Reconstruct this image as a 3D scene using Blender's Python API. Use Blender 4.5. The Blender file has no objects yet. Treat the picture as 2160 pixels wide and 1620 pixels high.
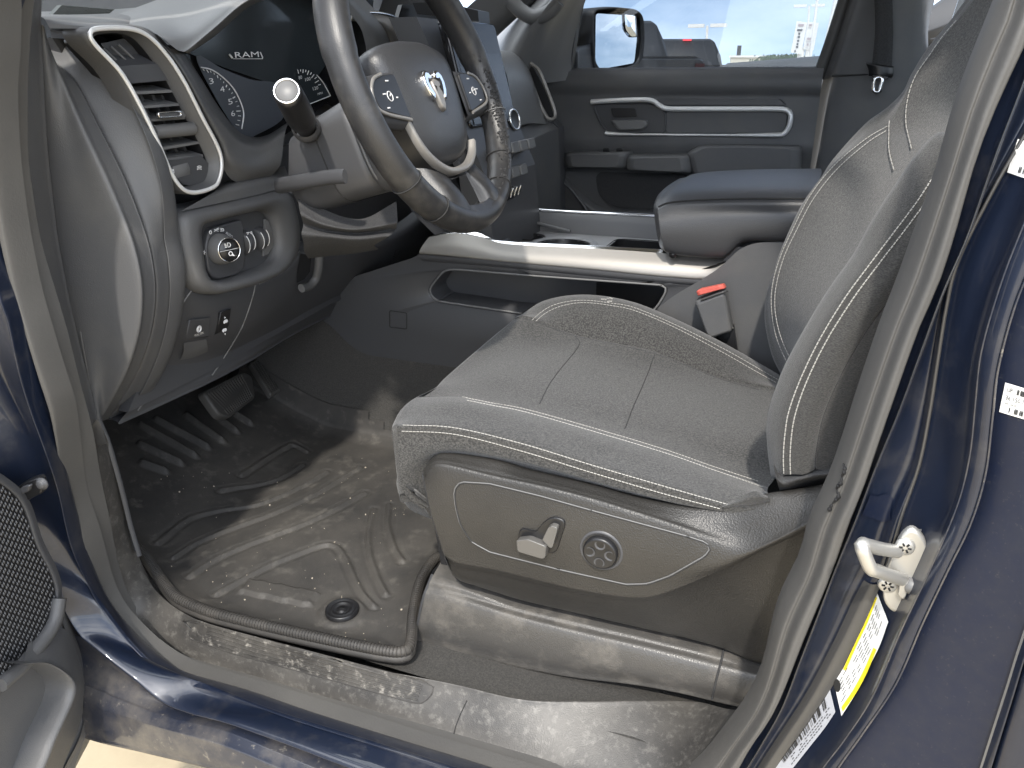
import bpy, bmesh, math, random
from mathutils import Vector as V, Matrix, Euler
random.seed(7)
SC = bpy.context.scene
COL = SC.collection
# ------------------------------------------------------------------ camera
F = 1623.0                                   # focal length in photo pixels (2160 wide)
_mx = V((-4480, 640, -F)).normalized()
_y = V((685, 665, -F)); _y = (_y - _mx*_y.dot(_mx)).normalized()
_x = -_mx; _z = _x.cross(_y)
RM = Matrix((_x, _y, _z))                    # truck axes: x rearward, y towards passenger side, z up
cam = bpy.data.cameras.new('camera'); camo = bpy.data.objects.new('camera', cam); COL.objects.link(camo)
camo.matrix_world = RM.to_4x4()
cam.sensor_width = 36; cam.lens = F/2160*36; cam.clip_start = .02; cam.clip_end = 2000
SC.camera = camo
# ------------------------------------------------------------------ light
SUN = V((.135, -.63, .775)).normalized()       # towards the sun: from the driver's side, high
sun = bpy.data.lights.new('sun', 'SUN'); suno = bpy.data.objects.new('sun', sun); COL.objects.link(suno)
sun.energy = 2.0; sun.angle = math.radians(2.2); sun.color = (1, .94, .85)
suno.rotation_euler = SUN.to_track_quat('Z', 'Y').to_euler(); suno.location = (0, -3, 5)
W = bpy.data.worlds.new('World'); SC.world = W; W.use_nodes = True
nt = W.node_tree; nt.nodes.clear()
def nn(t, typ, **k):
    n = t.nodes.new(typ)
    for a, b in k.items():
        if hasattr(n, a): setattr(n, a, b)
    return n
sky = nn(nt, 'ShaderNodeTexSky', sky_type='NISHITA', sun_disc=False)
sky.sun_elevation = math.asin(SUN.z); sky.sun_rotation = math.atan2(SUN.x, SUN.y)
sky.air_density = 1.0; sky.dust_density = .4
skm = nn(nt, 'ShaderNodeMapping'); skm.inputs['Location'].default_value = (0, 0, .16)
tc = nn(nt, 'ShaderNodeTexCoord'); mp = nn(nt, 'ShaderNodeMapping'); mp.inputs['Scale'].default_value = (1, 1, 2.6); mp.inputs['Location'].default_value = (3.3, 1.9, .4)
noi = nn(nt, 'ShaderNodeTexNoise'); noi.inputs['Scale'].default_value = 2.3; noi.inputs['Detail'].default_value = 7; noi.inputs['Roughness'].default_value = .58
rmp = nn(nt, 'ShaderNodeValToRGB'); rmp.color_ramp.elements[0].position = .40; rmp.color_ramp.elements[1].position = .64; rmp.color_ramp.elements[0].color = (.09, .09, .09, 1)
mixc = nn(nt, 'ShaderNodeMix', data_type='RGBA'); mixc.inputs[7].default_value = (16, 16.2, 16.4, 1)
bg = nn(nt, 'ShaderNodeBackground'); bg.inputs['Strength'].default_value = .15
wo = nn(nt, 'ShaderNodeOutputWorld')
nt.links.new(tc.outputs['Generated'], skm.inputs['Vector']); nt.links.new(skm.outputs[0], sky.inputs['Vector']); nt.links.new(tc.outputs['Generated'], mp.inputs['Vector']); nt.links.new(mp.outputs[0], noi.inputs['Vector'])
nt.links.new(noi.outputs['Fac'], rmp.inputs[0]); sx_ = nn(nt, 'ShaderNodeSeparateXYZ'); nt.links.new(tc.outputs['Generated'], sx_.inputs[0])   # a clear patch of sky beyond the far window
clr = nn(nt, 'ShaderNodeMapRange'); clr.inputs[1].default_value = .55; clr.inputs[2].default_value = .93; clr.inputs[3].default_value = 1; clr.inputs[4].default_value = .30; nt.links.new(sx_.outputs[1], clr.inputs[0])
mul = nn(nt, 'ShaderNodeMath', operation='MULTIPLY'); nt.links.new(rmp.outputs[0], mul.inputs[0]); nt.links.new(clr.outputs[0], mul.inputs[1]); nt.links.new(mul.outputs[0], mixc.inputs[0])
nt.links.new(sky.outputs[0], mixc.inputs[6]); nt.links.new(mixc.outputs[2], bg.inputs[0]); nt.links.new(bg.outputs[0], wo.inputs[0])
SC.view_settings.view_transform = 'Standard'; SC.view_settings.look = 'None'
SC.view_settings.exposure = 1.25; SC.view_settings.gamma = 1; SC.view_settings.use_curve_mapping = False
SC.render.engine = 'CYCLES'
SC.cycles.use_denoising = True
SC.cycles.max_bounces = 10; SC.cycles.diffuse_bounces = 5; SC.cycles.glossy_bounces = 5; SC.cycles.transparent_max_bounces = 12
SC.cycles.sample_clamp_indirect = 6; SC.cycles.caustics_reflective = False; SC.cycles.caustics_refractive = False

# ------------------------------------------------------------------ geometry helpers
def ray(u, v): return RM @ V(((u-1080)/F, -(v-810)/F, -1.0))
def P(u, v, Y=None, X=None, Z=None):
    d = ray(u, v)
    if X is not None: return d*(X/d.x)
    if Z is not None: return d*(Z/d.z)
    return d*(Y/d.y)
def PN(u, v, pt, n):
    d = ray(u, v); return d*(pt.dot(n)/d.dot(n))
def L(pts, **k):                             # photo points on a plane of the truck; a third entry overrides the plane's value
    ax = list(k)[0]
    return [P(q[0], q[1], **{ax: (q[2] if len(q) > 2 else k[ax])}) for q in pts]
def cr(pts, n, closed=False):                # Catmull-Rom, even spacing
    p = [V(q) for q in pts]
    if len(p) == 2:
        return [p[0].lerp(p[1], i/(n-1)) for i in range(n)]
    if closed: q = [p[-1]]+p+[p[0], p[1]]
    else: q = [p[0]*2-p[1]]+p+[p[-1]*2-p[-2]]
    out = []
    for i in range(1, len(q)-2):
        a, b, c, d = q[i-1:i+3]
        for k in range(16):
            t = k/16
            out.append(.5*((2*b)+(c-a)*t+(2*a-5*b+4*c-d)*t*t+(3*b-a-3*c+d)*t**3))
    out.append(q[-2] if not closed else q[1])
    s = [0]
    for i in range(1, len(out)): s.append(s[-1]+(out[i]-out[i-1]).length)
    m = n if not closed else n+1
    r = []; j = 0
    for i in range(m):
        d = s[-1]*i/(m-1)
        while j < len(s)-2 and s[j+1] < d: j += 1
        w = (d-s[j])/max(1e-9, s[j+1]-s[j]); r.append(out[j].lerp(out[j+1], min(1, max(0, w))))
    return r[:n]
def rpoly(pts, r, seg=4):                    # rounded polygon corners
    n = len(pts); out = []
    for i in range(n):
        a, b, c = pts[i-1], pts[i], pts[(i+1) % n]
        rr = r[i] if isinstance(r, (list, tuple)) else r
        e = min(rr, (a-b).length*.45); g = min(rr, (c-b).length*.45)
        p0 = b+(a-b).normalized()*e; p1 = b+(c-b).normalized()*g
        for k in range(seg+1):
            t = k/seg; out.append(p0*(1-t)**2+b*2*t*(1-t)+p1*t*t)
    return out
class MB:
    def __init__(s): s.v = []; s.f = []; s.sm = []
    def add(s, v, f, smooth=True):
        o = len(s.v); s.v += [V(q) for q in v]; s.f += [tuple(i+o for i in q) for q in f]; s.sm += [smooth]*len(f); return s
    def grid(s, rows, cu=False, cv=False, smooth=True):
        n = len(rows[0]); m = len(rows); f = []
        for i in range(m if cv else m-1):
            for j in range(n if cu else n-1):
                a = i*n+j; b = i*n+(j+1) % n; c = ((i+1) % m)*n+(j+1) % n; d = ((i+1) % m)*n+j
                f.append((a, b, c, d))
        return s.add([q for r in rows for q in r], f, smooth)
    def loft(s, curves, n=40, m=4, cu=False, lin=False, smooth=True):
        rs = [cr(c, n, cu) for c in curves]
        if m > 1 and len(rs) > 1:
            cols = []
            for j in range(n):
                col = [r[j] for r in rs]
                if lin or len(col) == 2:
                    cc = []
                    for i in range(len(col)-1): cc += [col[i].lerp(col[i+1], k/m) for k in range(m)]
                    cols.append(cc+[col[-1]])
                else:
                    q = [col[0]*2-col[1]]+col+[col[-1]*2-col[-2]]; cc = []
                    for i in range(1, len(q)-2):
                        a, b, c, d = q[i-1:i+3]
                        for k in range(m):
                            t = k/m; cc.append(.5*((2*b)+(c-a)*t+(2*a-5*b+4*c-d)*t*t+(3*b-a-3*c+d)*t**3))
                    cols.append(cc+[q[-2]])
            rs = [[cols[j][i] for j in range(n)] for i in range(len(cols[0]))]
        return s.grid(rs, cu=cu, smooth=smooth)
    def prism(s, poly, d, smooth=False):     # polygon pushed along d, both ends closed
        n = len(poly); v = list(poly)+[q+d for q in poly]
        f = [tuple(range(n)), tuple(range(2*n-1, n-1, -1))]+[(i, i+n, (i+1) % n+n, (i+1) % n) for i in range(n)]
        return s.add(v, f, smooth)
    def pill(s, poly, d, bev=.25, k=3):      # prism with a rounded front edge: poly is the foot, d the height
        c = sum(poly, V())/len(poly); rings = []
        h = d.length; dn = d.normalized()
        r = sum(((q-c).length for q in poly))/len(poly)
        e = min(h, r)*bev if bev < 1 else bev
        rings.append(list(poly)); 
        for i in range(k+1):
            a = i/k*math.pi/2
            ins = e*(1-math.cos(a))/max(r, 1e-6); up = h-e+e*math.sin(a)
            rings.append([c+(q-c)*(1-ins)+dn*up for q in poly])
        s.grid(rings, cu=True)
        o = len(s.v); n = len(poly); s.v += rings[-1]; s.f.append(tuple(range(o, o+n))); s.sm.append(False)
        return s
    def box(s, c, e, R=None):
        c = V(c); v = []
        for x in (-1, 1):
            for y in (-1, 1):
                for z in (-1, 1):
                    q = V((x*e[0], y*e[1], z*e[2])); v.append(c+(R @ q if R else q))
        return s.add(v, [(0, 1, 3, 2), (4, 6, 7, 5), (0, 4, 5, 1), (2, 3, 7, 6), (0, 2, 6, 4), (1, 5, 7, 3)], False)
    def tube(s, path, r, n=10, closed=False, caps=True, flat=1.0, up=None):
        p = [V(q) for q in path]; m = len(p); rings = []; nr = None
        for i in range(m):
            if closed: t = (p[(i+1) % m]-p[i-1])
            else: t = p[min(m-1, i+1)]-p[max(0, i-1)]
            t = t.normalized() if t.length > 1e-9 else V((0, 0, 1))
            if up is not None: nr = up-t*up.dot(t)
            elif nr is None: nr = t.orthogonal()
            else: nr = nr-t*nr.dot(t)
            nr = nr.normalized(); b = t.cross(nr)
            rr = r[i] if isinstance(r, (list, tuple)) else r
            rings.append([p[i]+nr*math.cos(k*2*math.pi/n)*rr+b*math.sin(k*2*math.pi/n)*rr*flat for k in range(n)])
        s.grid(rings, cu=True, cv=closed)
        if caps and not closed:
            for R_ in (rings[0], rings[-1]):
                o = len(s.v); s.v += R_; s.f.append(tuple(range(o, o+n))); s.sm.append(False)
        return s
    def lathe(s, prof, org, ax, n=24, xd=None):
        ax = ax.normalized(); x = (xd or ax.orthogonal()).normalized(); y = ax.cross(x)
        rings = [[org+ax*h+(x*math.cos(k*2*math.pi/n)+y*math.sin(k*2*math.pi/n))*r for k in range(n)] for r, h in prof]
        return s.grid(rings, cu=True)
    def build(s, name, mat, parent=None, weld=False, bevel=0, solid=0, sub=0, flat=False):
        me = bpy.data.meshes.new(name); o = bpy.data.objects.new(name, me); COL.objects.link(o)
        org = V()
        q = parent
        while q: org = org+q.location; q = q.parent
        base = V()
        if parent is None:
            lo = V((min(a.x for a in s.v)+max(a.x for a in s.v), min(a.y for a in s.v)+max(a.y for a in s.v), 2*min(a.z for a in s.v)))*.5
            o.location = lo; org = lo
        me.from_pydata([tuple(a-org) for a in s.v], [], s.f); me.update()
        if weld:
            bm = bmesh.new(); bm.from_mesh(me); bmesh.ops.remove_doubles(bm, verts=bm.verts, dist=weld if weld is not True else 1e-5); bm.to_mesh(me); bm.free()
        elif not flat:
            for p, sm in zip(me.polygons, s.sm): p.use_smooth = sm
        bm = bmesh.new(); bm.from_mesh(me); bmesh.ops.recalc_face_normals(bm, faces=bm.faces); bm.to_mesh(me); bm.free()
        if weld and not flat:
            for p in me.polygons: p.use_smooth = True
        me.materials.append(mat)
        if parent: o.parent = parent
        if solid:
            md = o.modifiers.new('thickness', 'SOLIDIFY'); md.thickness = solid; md.offset = 0
        if bevel:
            md = o.modifiers.new('edge', 'BEVEL'); md.width = bevel; md.segments = 2; md.limit_method = 'ANGLE'; md.angle_limit = math.radians(35)
        return o
def thing(name, label, cat, loc=(0, 0, 0), group=None):
    o = bpy.data.objects.new(name, None); COL.objects.link(o); o.location = loc; o.empty_display_size = .05
    o['label'] = label; o['category'] = cat
    if group: o['group'] = group
    return o
def tag(o, label=None, cat=None, group=None, kind=None):
    for k, q in (('label', label), ('category', cat), ('group', group), ('kind', kind)):
        if q: o[k] = q
    return o
def text(body, p0, p1, n, h, mat, parent, name, lift=.0006, fit=True):   # letters on the line p0..p1, n = facing, h = letter height
    cu = bpy.data.curves.new(name, 'FONT'); cu.body = body; cu.size = 1; cu.resolution_u = 2
    t = bpy.data.objects.new(name, cu); COL.objects.link(t)
    bpy.context.view_layer.update()
    me = bpy.data.meshes.new_from_object(t.evaluated_get(bpy.context.evaluated_depsgraph_get()))
    bpy.data.objects.remove(t); bpy.data.curves.remove(cu)
    xs = [q.co.x for q in me.vertices]; ys = [q.co.y for q in me.vertices]
    x0, x1, y1 = min(xs), max(xs), max(ys); y0 = min(0, min(ys)) if body.islower() else min(ys)
    X = (p1-p0); ln = X.length; X.normalize(); n = n.normalized(); Y_ = n.cross(X)
    sy = h/max(1e-6, y1-y0); sx = ln/(x1-x0) if fit else sy
    org = V(); q = parent
    while q: org = org+q.location; q = q.parent
    for q in me.vertices:
        c = q.co; q.co = p0+X*((c.x-x0)*sx)+Y_*((c.y-y0)*sy)+n*lift-org
    me.materials.append(mat)
    o = bpy.data.objects.new(name, me); COL.objects.link(o)
    if parent: o.parent = parent
    return o

# ------------------------------------------------------------------ materials
MATS = {}
def mat(name, col, rough=.5, metal=0, grain=0, gscale=900, speck=None, sscale=1200, dust=None, coat=0, spec=.5, sheen=0, wear=None, stretch=None, voro=False, emit=None):
    m = bpy.data.materials.new(name); m.use_nodes = True; t = m.node_tree; b = t.nodes['Principled BSDF']
    b.inputs['Base Color'].default_value = (*col, 1); b.inputs['Roughness'].default_value = rough; b.inputs['Metallic'].default_value = metal
    b.inputs['Coat Weight'].default_value = coat; b.inputs['Coat Roughness'].default_value = .04; b.inputs['Specular IOR Level'].default_value = spec
    if sheen: b.inputs['Sheen Weight'].default_value = sheen; b.inputs['Sheen Roughness'].default_value = .5
    if emit: b.inputs['Emission Color'].default_value = (*emit[0], 1); b.inputs['Emission Strength'].default_value = emit[1]
    tc = nn(t, 'ShaderNodeTexCoord'); vec = tc.outputs['Object']
    if stretch:
        mpn = nn(t, 'ShaderNodeMapping'); mpn.inputs['Scale'].default_value = stretch; t.links.new(vec, mpn.inputs[0]); svec = mpn.outputs[0]
    else: svec = vec
    cur = None
    def noise(sc, det=2, rg=.5, vv=None):
        n = nn(t, 'ShaderNodeTexNoise'); n.inputs['Scale'].default_value = sc; n.inputs['Detail'].default_value = det; n.inputs['Roughness'].default_value = rg
        t.links.new(vv or vec, n.inputs['Vector']); return n.outputs['Fac']
    def ramp(fac, lo, hi):
        r = nn(t, 'ShaderNodeMapRange'); r.inputs[1].default_value = lo; r.inputs[2].default_value = hi; t.links.new(fac, r.inputs[0]); return r.outputs[0]
    def mix(fac, a, c2):
        x = nn(t, 'ShaderNodeMix', data_type='RGBA'); t.links.new(fac, x.inputs[0])
        if a is None: x.inputs[6].default_value = (*col, 1)
        else: t.links.new(a, x.inputs[6])
        x.inputs[7].default_value = (*c2, 1); return x.outputs[2]
    if speck: cur = mix(ramp(noise(sscale, 2, .6, svec), .38, .66), cur, speck)
    if wear: cur = mix(ramp(noise(wear[1], 5, .6), wear[2], wear[3]), cur, wear[0])
    if dust:                                  # list of (colour, scale, lo, hi)
        for dc, ds, lo, hi in dust:
            f1 = ramp(noise(ds, 8, .68), lo, hi)
            cur = mix(f1, cur, dc)
            rr = nn(t, 'ShaderNodeMapRange'); rr.inputs[3].default_value = rough; rr.inputs[4].default_value = max(rough, .85); t.links.new(f1, rr.inputs[0])
            t.links.new(rr.outputs[0], b.inputs['Roughness'])
    if cur is not None: t.links.new(cur, b.inputs['Base Color'])
    if grain:
        if voro:
            g = nn(t, 'ShaderNodeTexVoronoi'); g.inputs['Scale'].default_value = gscale; t.links.new(vec, g.inputs['Vector']); go = g.outputs['Distance']
        else: go = noise(gscale, 3, .6, svec)
        bp = nn(t, 'ShaderNodeBump'); bp.inputs['Strength'].default_value = grain; bp.inputs['Distance'].default_value = .001
        t.links.new(go, bp.inputs['Height']); t.links.new(bp.outputs[0], b.inputs['Normal'])
    MATS[name] = m; return m
DUST = (.30, .26, .21)
plas = mat('charcoal moulded plastic', (.082, .083, .086), .5, grain=.2, gscale=650, voro=True, wear=((.105, .103, .099), 9, .45, .8))
plas_s = mat('dark plain plastic', (.056, .057, .061), .45, grain=.08, gscale=900)
plas_l = mat('dusty grey plastic', (.064, .061, .057), .34, grain=.3, gscale=600, voro=True, dust=[((.19, .172, .148), 18, .48, .92)])
plas_g = mat('grey satin plastic', (.135, .135, .135), .45, grain=.1, gscale=700)
black = mat('black plastic', (.012, .012, .013), .35)
gloss = mat('gloss black plastic', (.010, .010, .011), .08)
void = mat('dark cavity', (.006, .006, .007), .8)
brite = mat('bright satin trim', (.74, .74, .73), .35, .3)
silver = mat('satin silver trim', (.31, .295, .275), .48, .55, grain=.05, gscale=1500)
chrome = mat('bright chrome', (.82, .82, .82), .12, 1)
paint = mat('navy metallic paint', (.0062, .0110, .026), .40, .15, coat=.7, dust=[((.085, .082, .08), 22, .52, 1.15), ((.20, .18, .16), 420, .74, .82)], spec=.5)
paint_d = mat('dusty navy paint', (.0048, .0088, .024), .46, .0, coat=.12, spec=.35, dust=[((.013, .016, .026), 60, .40, .95), ((.060, .058, .057), 300, .60, .82)])
paint_r = mat('scratched muddy sill paint', (.018, .022, .036), .32, .1, coat=.5, dust=[((.15, .135, .115), 12, .44, .85), ((.26, .235, .195), 90, .60, .78)])
rub = mat('grey rubber seal', (.072, .070, .067), .6, grain=.2, gscale=300, wear=((.098, .094, .087), 6, .4, .8))
rubd = mat('black rubber', (.055, .053, .050), .55)
ALL_FAB = dict(sheen=.25)
fab = mat('grey seat cloth', (.015, .015, .015), .92, grain=.8, gscale=600, speck=(.072, .070, .066), sscale=420, **ALL_FAB)
fab_b = mat('dark woven bolster cloth', (.014, .014, .014), .85, grain=.8, gscale=600, speck=(.055, .053, .049), sscale=420, stretch=(1, 1, 3.5), **ALL_FAB)
fab_d = mat('charcoal cloth', (.028, .028, .030), .9, grain=.3, gscale=900, speck=(.05, .05, .05), sscale=520)
thread = mat('pale stitching thread', (.37, .36, .335), .8)
thread_d = mat('dark seam', (.022, .022, .022), .9)
leath = mat('black leather', (.024, .024, .025), .38, grain=.15, gscale=800, voro=True, wear=((.070, .066, .061), 26, .5, .8))
leath_a = mat('charcoal leatherette', (.042, .043, .046), .36, grain=.25, gscale=650, voro=True)
carp = mat('black carpet', (.034, .033, .031), .95, grain=.9, gscale=520, speck=(.055, .052, .048), sscale=420, dust=[((.13, .115, .095), 9, .6, .95)])
mat_r = mat('dirty black rubber mat', (.030, .029, .028), .60, grain=.35, gscale=480, dust=[((.085, .078, .069), 5.5, .36, .82), ((.155, .144, .126), 34, .54, .92)])
mat_e = mat('ribbed mat rim', (.034, .032, .030), .5, dust=[((.085, .075, .063), 14, .45, .9)])
scuff = mat('scuffed sill plastic', (.040, .038, .036), .45, grain=.22, gscale=650, voro=True, dust=[((.125, .117, .105), 7, .36, .85), ((.20, .19, .172), 90, .52, .86), ((.27, .255, .23), 420, .68, .84)])
scuff2 = mat('scuffed ribbed plate', (.034, .032, .030), .42, dust=[((.14, .13, .115), 12, .40, .85), ((.36, .335, .295), 80, .54, .80)])
metal = mat('zinc plated steel', (.50, .49, .46), .42, .7, grain=.1, gscale=400)
taupe = mat('taupe reflection paint', (.052, .051, .050), .38, coat=.4)  # colour of the pavement reflections painted along the rear pillar creases
white = mat('white label', (.80, .80, .78), .5)
yel = mat('yellow label band', (.80, .66, .03), .5)
greyl = mat('silver label', (.42, .43, .46), .4)
ink = mat('black ink', (.02, .02, .02), .6)
mark = mat('white marking', (.75, .75, .75), .6)
red = mat('red button', (.56, .11, .085), .5)
led = mat('lit red lamp', (.5, .02, .03), .3, emit=((1, .1, .12), 1.2))
conc = mat('tan concrete', (.46, .39, .27), .9, grain=.3, gscale=40, dust=[((.33, .27, .18), 1.3, .4, .75)])
truckp = mat('dark grey car paint', (.020, .022, .026), .5, 0)
tail = mat('dark red lens', (.030, .006, .006), .3)
whitep = mat('white car paint', (.75, .75, .74), .35, coat=.5)
tyre = mat('tyre rubber', (.02, .02, .02), .8)
gwin = mat('dark car window', (.012, .014, .017), .08)
bldg = mat('cream wall', (.62, .58, .48), .8)
leafm = mat('green leaves', (.055, .095, .035), .8)
barkm = mat('bark', (.10, .075, .05), .9)
head = mat('grey headliner', (.42, .42, .42), .9)
def glass(name, tint, refl=1.45, rough=0.0):
    m = bpy.data.materials.new(name); m.use_nodes = True; t = m.node_tree; t.nodes.clear()
    tr = nn(t, 'ShaderNodeBsdfTransparent'); tr.inputs[0].default_value = (*tint, 1)
    gl = nn(t, 'ShaderNodeBsdfGlossy'); gl.inputs['Roughness'].default_value = rough
    fr = nn(t, 'ShaderNodeFresnel'); fr.inputs[0].default_value = refl
    mx = nn(t, 'ShaderNodeMixShader'); o = nn(t, 'ShaderNodeOutputMaterial')
    t.links.new(fr.outputs[0], mx.inputs[0]); t.links.new(tr.outputs[0], mx.inputs[1]); t.links.new(gl.outputs[0], mx.inputs[2]); t.links.new(mx.outputs[0], o.inputs[0])
    return m
gl_pass = glass('passenger window glass', (.57, .595, .62))
gl_side = glass('tinted side glass', (.84, .87, .885))
gl_clear = glass('windshield glass', (.93, .955, .945))
gl_lens = glass('instrument lens', (.80, .82, .84), 1.5, .02)
mirror_m = mat('mirror glass', (.80, .83, .86), .02, 1)
def stitch(mb, path, n, r=.0011, gap=.42, lift=None):
    q = cr(path, n*2+1)
    for i in range(n):
        a, b = q[2*i], q[2*i+1]
        b2 = a.lerp(q[2*i+2], 1-gap*.75)
        d = lift or V()
        mb.tube([a+d, b+d*1.3, b2+d], r, 5)
from mathutils.bvhtree import BVHTree
def bvh(mb): return BVHTree.FromPolygons([tuple(q) for q in mb.v], mb.f)
def cast(bt, u, v, lift=0.0, fallback=None):
    d = ray(u, v).normalized(); h = bt.ray_cast(V(), d)
    if h[0] is None: return fallback if fallback is not None else None
    n = h[1].normalized()
    if n.dot(d) > 0: n = -n
    return h[0]+n*lift
def bil(c, s, t): return ((1-s)*(1-t)*c[0][0]+s*(1-t)*c[1][0]+s*t*c[2][0]+(1-s)*t*c[3][0], (1-s)*(1-t)*c[0][1]+s*(1-t)*c[1][1]+s*t*c[2][1]+(1-s)*t*c[3][1])
def decal(bt, edges, n, m, name, mt, parent, lift=.0008):
    # edges = (top curve, bottom curve) in photo points, laid on the surface below
    mb = MB(); a = cr([V((q[0], q[1], 0)) for q in edges[0]], n); b = cr([V((q[0], q[1], 0)) for q in edges[1]], n); rows = []; last = None
    for j in range(m):
        r = []
        for i in range(n):
            q = a[i].lerp(b[i], j/(m-1)); last = cast(bt, q.x, q.y, lift, last); r.append(last)
        rows.append(r)
    flat = [q for r in rows for q in r if q is not None]
    if not flat: print('MISS', name); flat = [V()]
    rows = [[q if q is not None else flat[0] for q in r] for r in rows]
    mb.grid(rows)
    return mb.build(name, mt, parent)
def lines(bt, segs, w, name, mt, parent, lift=.0012):   # small print and bars: short flat strokes laid on a surface
    mb = MB()
    for (u0, v0, u1, v1) in segs:
        d = V((u1-u0, v1-v0, 0)); nrm = V((-d.y, d.x, 0)).normalized()*w*.5
        q = [cast(bt, u0+nrm.x, v0+nrm.y, lift), cast(bt, u1+nrm.x, v1+nrm.y, lift), cast(bt, u1-nrm.x, v1-nrm.y, lift), cast(bt, u0-nrm.x, v0-nrm.y, lift)]
        if all(x is not None for x in q): mb.add(q, [(0, 1, 2, 3)])
    return mb.build(name, mt, parent) if mb.v else None
def dtext(bt, body, c, name, mt, parent, lift=.0012):    # letters laid on a surface inside photo quad c (tl, tr, br, bl)
    cu = bpy.data.curves.new(name, 'FONT'); cu.body = body; cu.size = 1; cu.resolution_u = 2
    t = bpy.data.objects.new(name, cu); COL.objects.link(t); bpy.context.view_layer.update()
    me = bpy.data.meshes.new_from_object(t.evaluated_get(bpy.context.evaluated_depsgraph_get()))
    bpy.data.objects.remove(t); bpy.data.curves.remove(cu)
    xs = [q.co.x for q in me.vertices]; ys = [q.co.y for q in me.vertices]; x0, x1, y0, y1 = min(xs), max(xs), min(ys), max(ys)
    org = V(); q = parent
    while q: org = org+q.location; q = q.parent
    last = None
    for q in me.vertices:
        u, v = bil(c, (q.co.x-x0)/(x1-x0), 1-(q.co.y-y0)/(y1-y0)); last = cast(bt, u, v, lift, last); q.co = (last or V())-org
    me.materials.append(mt); o = bpy.data.objects.new(name, me); COL.objects.link(o); o.parent = parent
    return o
# ------------------------------------------------------------------ setting
g = MB(); N = 24
ys = [-200, -20, 0, 2, 3, 4, 5, 6, 7, 8, 9, 10, 14, 40, 200, 900]
def gelev(y): 
    t = max(0, min(1, (y-3)/6)); return -1.38+.27*t*t*(3-2*t)
g.grid([[V((x, y, gelev(y))) for x in (-900, -60, -10, 0, 10, 60, 900)] for y in ys])
tag(g.build('pavement', conc), kind='structure')

# ------------------------------------------------------------------ truck body
T = thing('pickup_truck', 'dark blue pickup truck cab seen through its open driver doorway', 'pickup truck', (0, .7, -1.38))
SIN = [(48, -80), (33, 0), (25, 100), (22, 200), (25, 333), (40, 440), (55, 520), (85, 620), (112, 710), (135, 800), (152, 860), (170, 930), (187, 1027), (207, 1113), (230, 1220), (253, 1277), (287, 1327), (333, 1363), (400, 1393), (560, 1440), (750, 1497), (953, 1557), (1120, 1607), (1330, 1668), (1440, 1650), (1540, 1540), (1600, 1440), (1640, 1290), (1687, 1190), (1710, 1107), (1750, 1020), (1777, 945), (1817, 820), (1863, 687), (1900, 593), (1933, 500), (1980, 367), (2023, 217), (2073, 83), (2107, 0)]
SOUT = [(2, -80), (-10, 0), (-12, 100), (-16, 200), (-8, 333), (6, 440), (20, 520), (42, 620), (67, 705), (97, 800), (117, 860), (130, 940), (146, 1050), (176, 1140), (208, 1250), (236, 1303), (272, 1343), (318, 1384), (390, 1424), (560, 1477), (733, 1533), (900, 1587), (1090, 1645), (1330, 1722), (1500, 1690), (1590, 1565), (1640, 1487), (1700, 1340), (1753, 1213), (1793, 1100), (1825, 1020), (1850, 945), (1890, 830), (1940, 690), (1980, 600), (2013, 500), (2058, 340), (2100, 230), (2140, 140), (2180, 30)]
topL = [V((-.42, .80, .46)), V((-.60, .755, .31)), V((-.74, .72, .20))]
topR = [V((.115, .70, .14)), V((.13, .78, .32)), V((.08, .82, .46)), V((-.1, .835, .485)), V((-.3, .825, .48))]
def loop(px, Y, off=V()): return [q+off for q in topL]+L(px, Y=Y)+[q+off for q in topR]
def YL(px, y):                                 # the front pillar stands a little further out than the sill
    return [(u, v, y-.045*max(0, min(1, (1250-v)/500))) if u < 260 else (u, v, y) for u, v in px]
si = loop(YL(SIN, .69), .69); so = loop(YL(SOUT, .655), .655, V((0, -.02, 0)))
def mid(a, b, w, dy): return [(p.lerp(q, w)+V((0, dy, 0))) for p, q in zip(a, b)]
seal = MB(); seal.loft([mid(si, so, -.05, .02), si, mid(si, so, .25, -.012), mid(si, so, .45, -.006), mid(si, so, .62, -.017), mid(si, so, .85, -.010), so, mid(si, so, 1.02, .03)], n=200, m=4)
seal.build('weatherstrip', rub, T)
def tear(pts): 
    bt = bvh(seal); mb = MB(); q = [cast(bt, u, v, .001) for u, v in pts]; mb.tube(cr([x for x in q if x], 50), [.0006+.0018*abs(math.sin(i*.9)*math.sin(i*.23)) for i in range(50)], 6); mb.build('torn_edge', void, T)
tear([(1781, 978), (1784, 992), (1778, 1005), (1776, 1018), (1767, 1030), (1768, 1045), (1758, 1062), (1750, 1078)])
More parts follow.
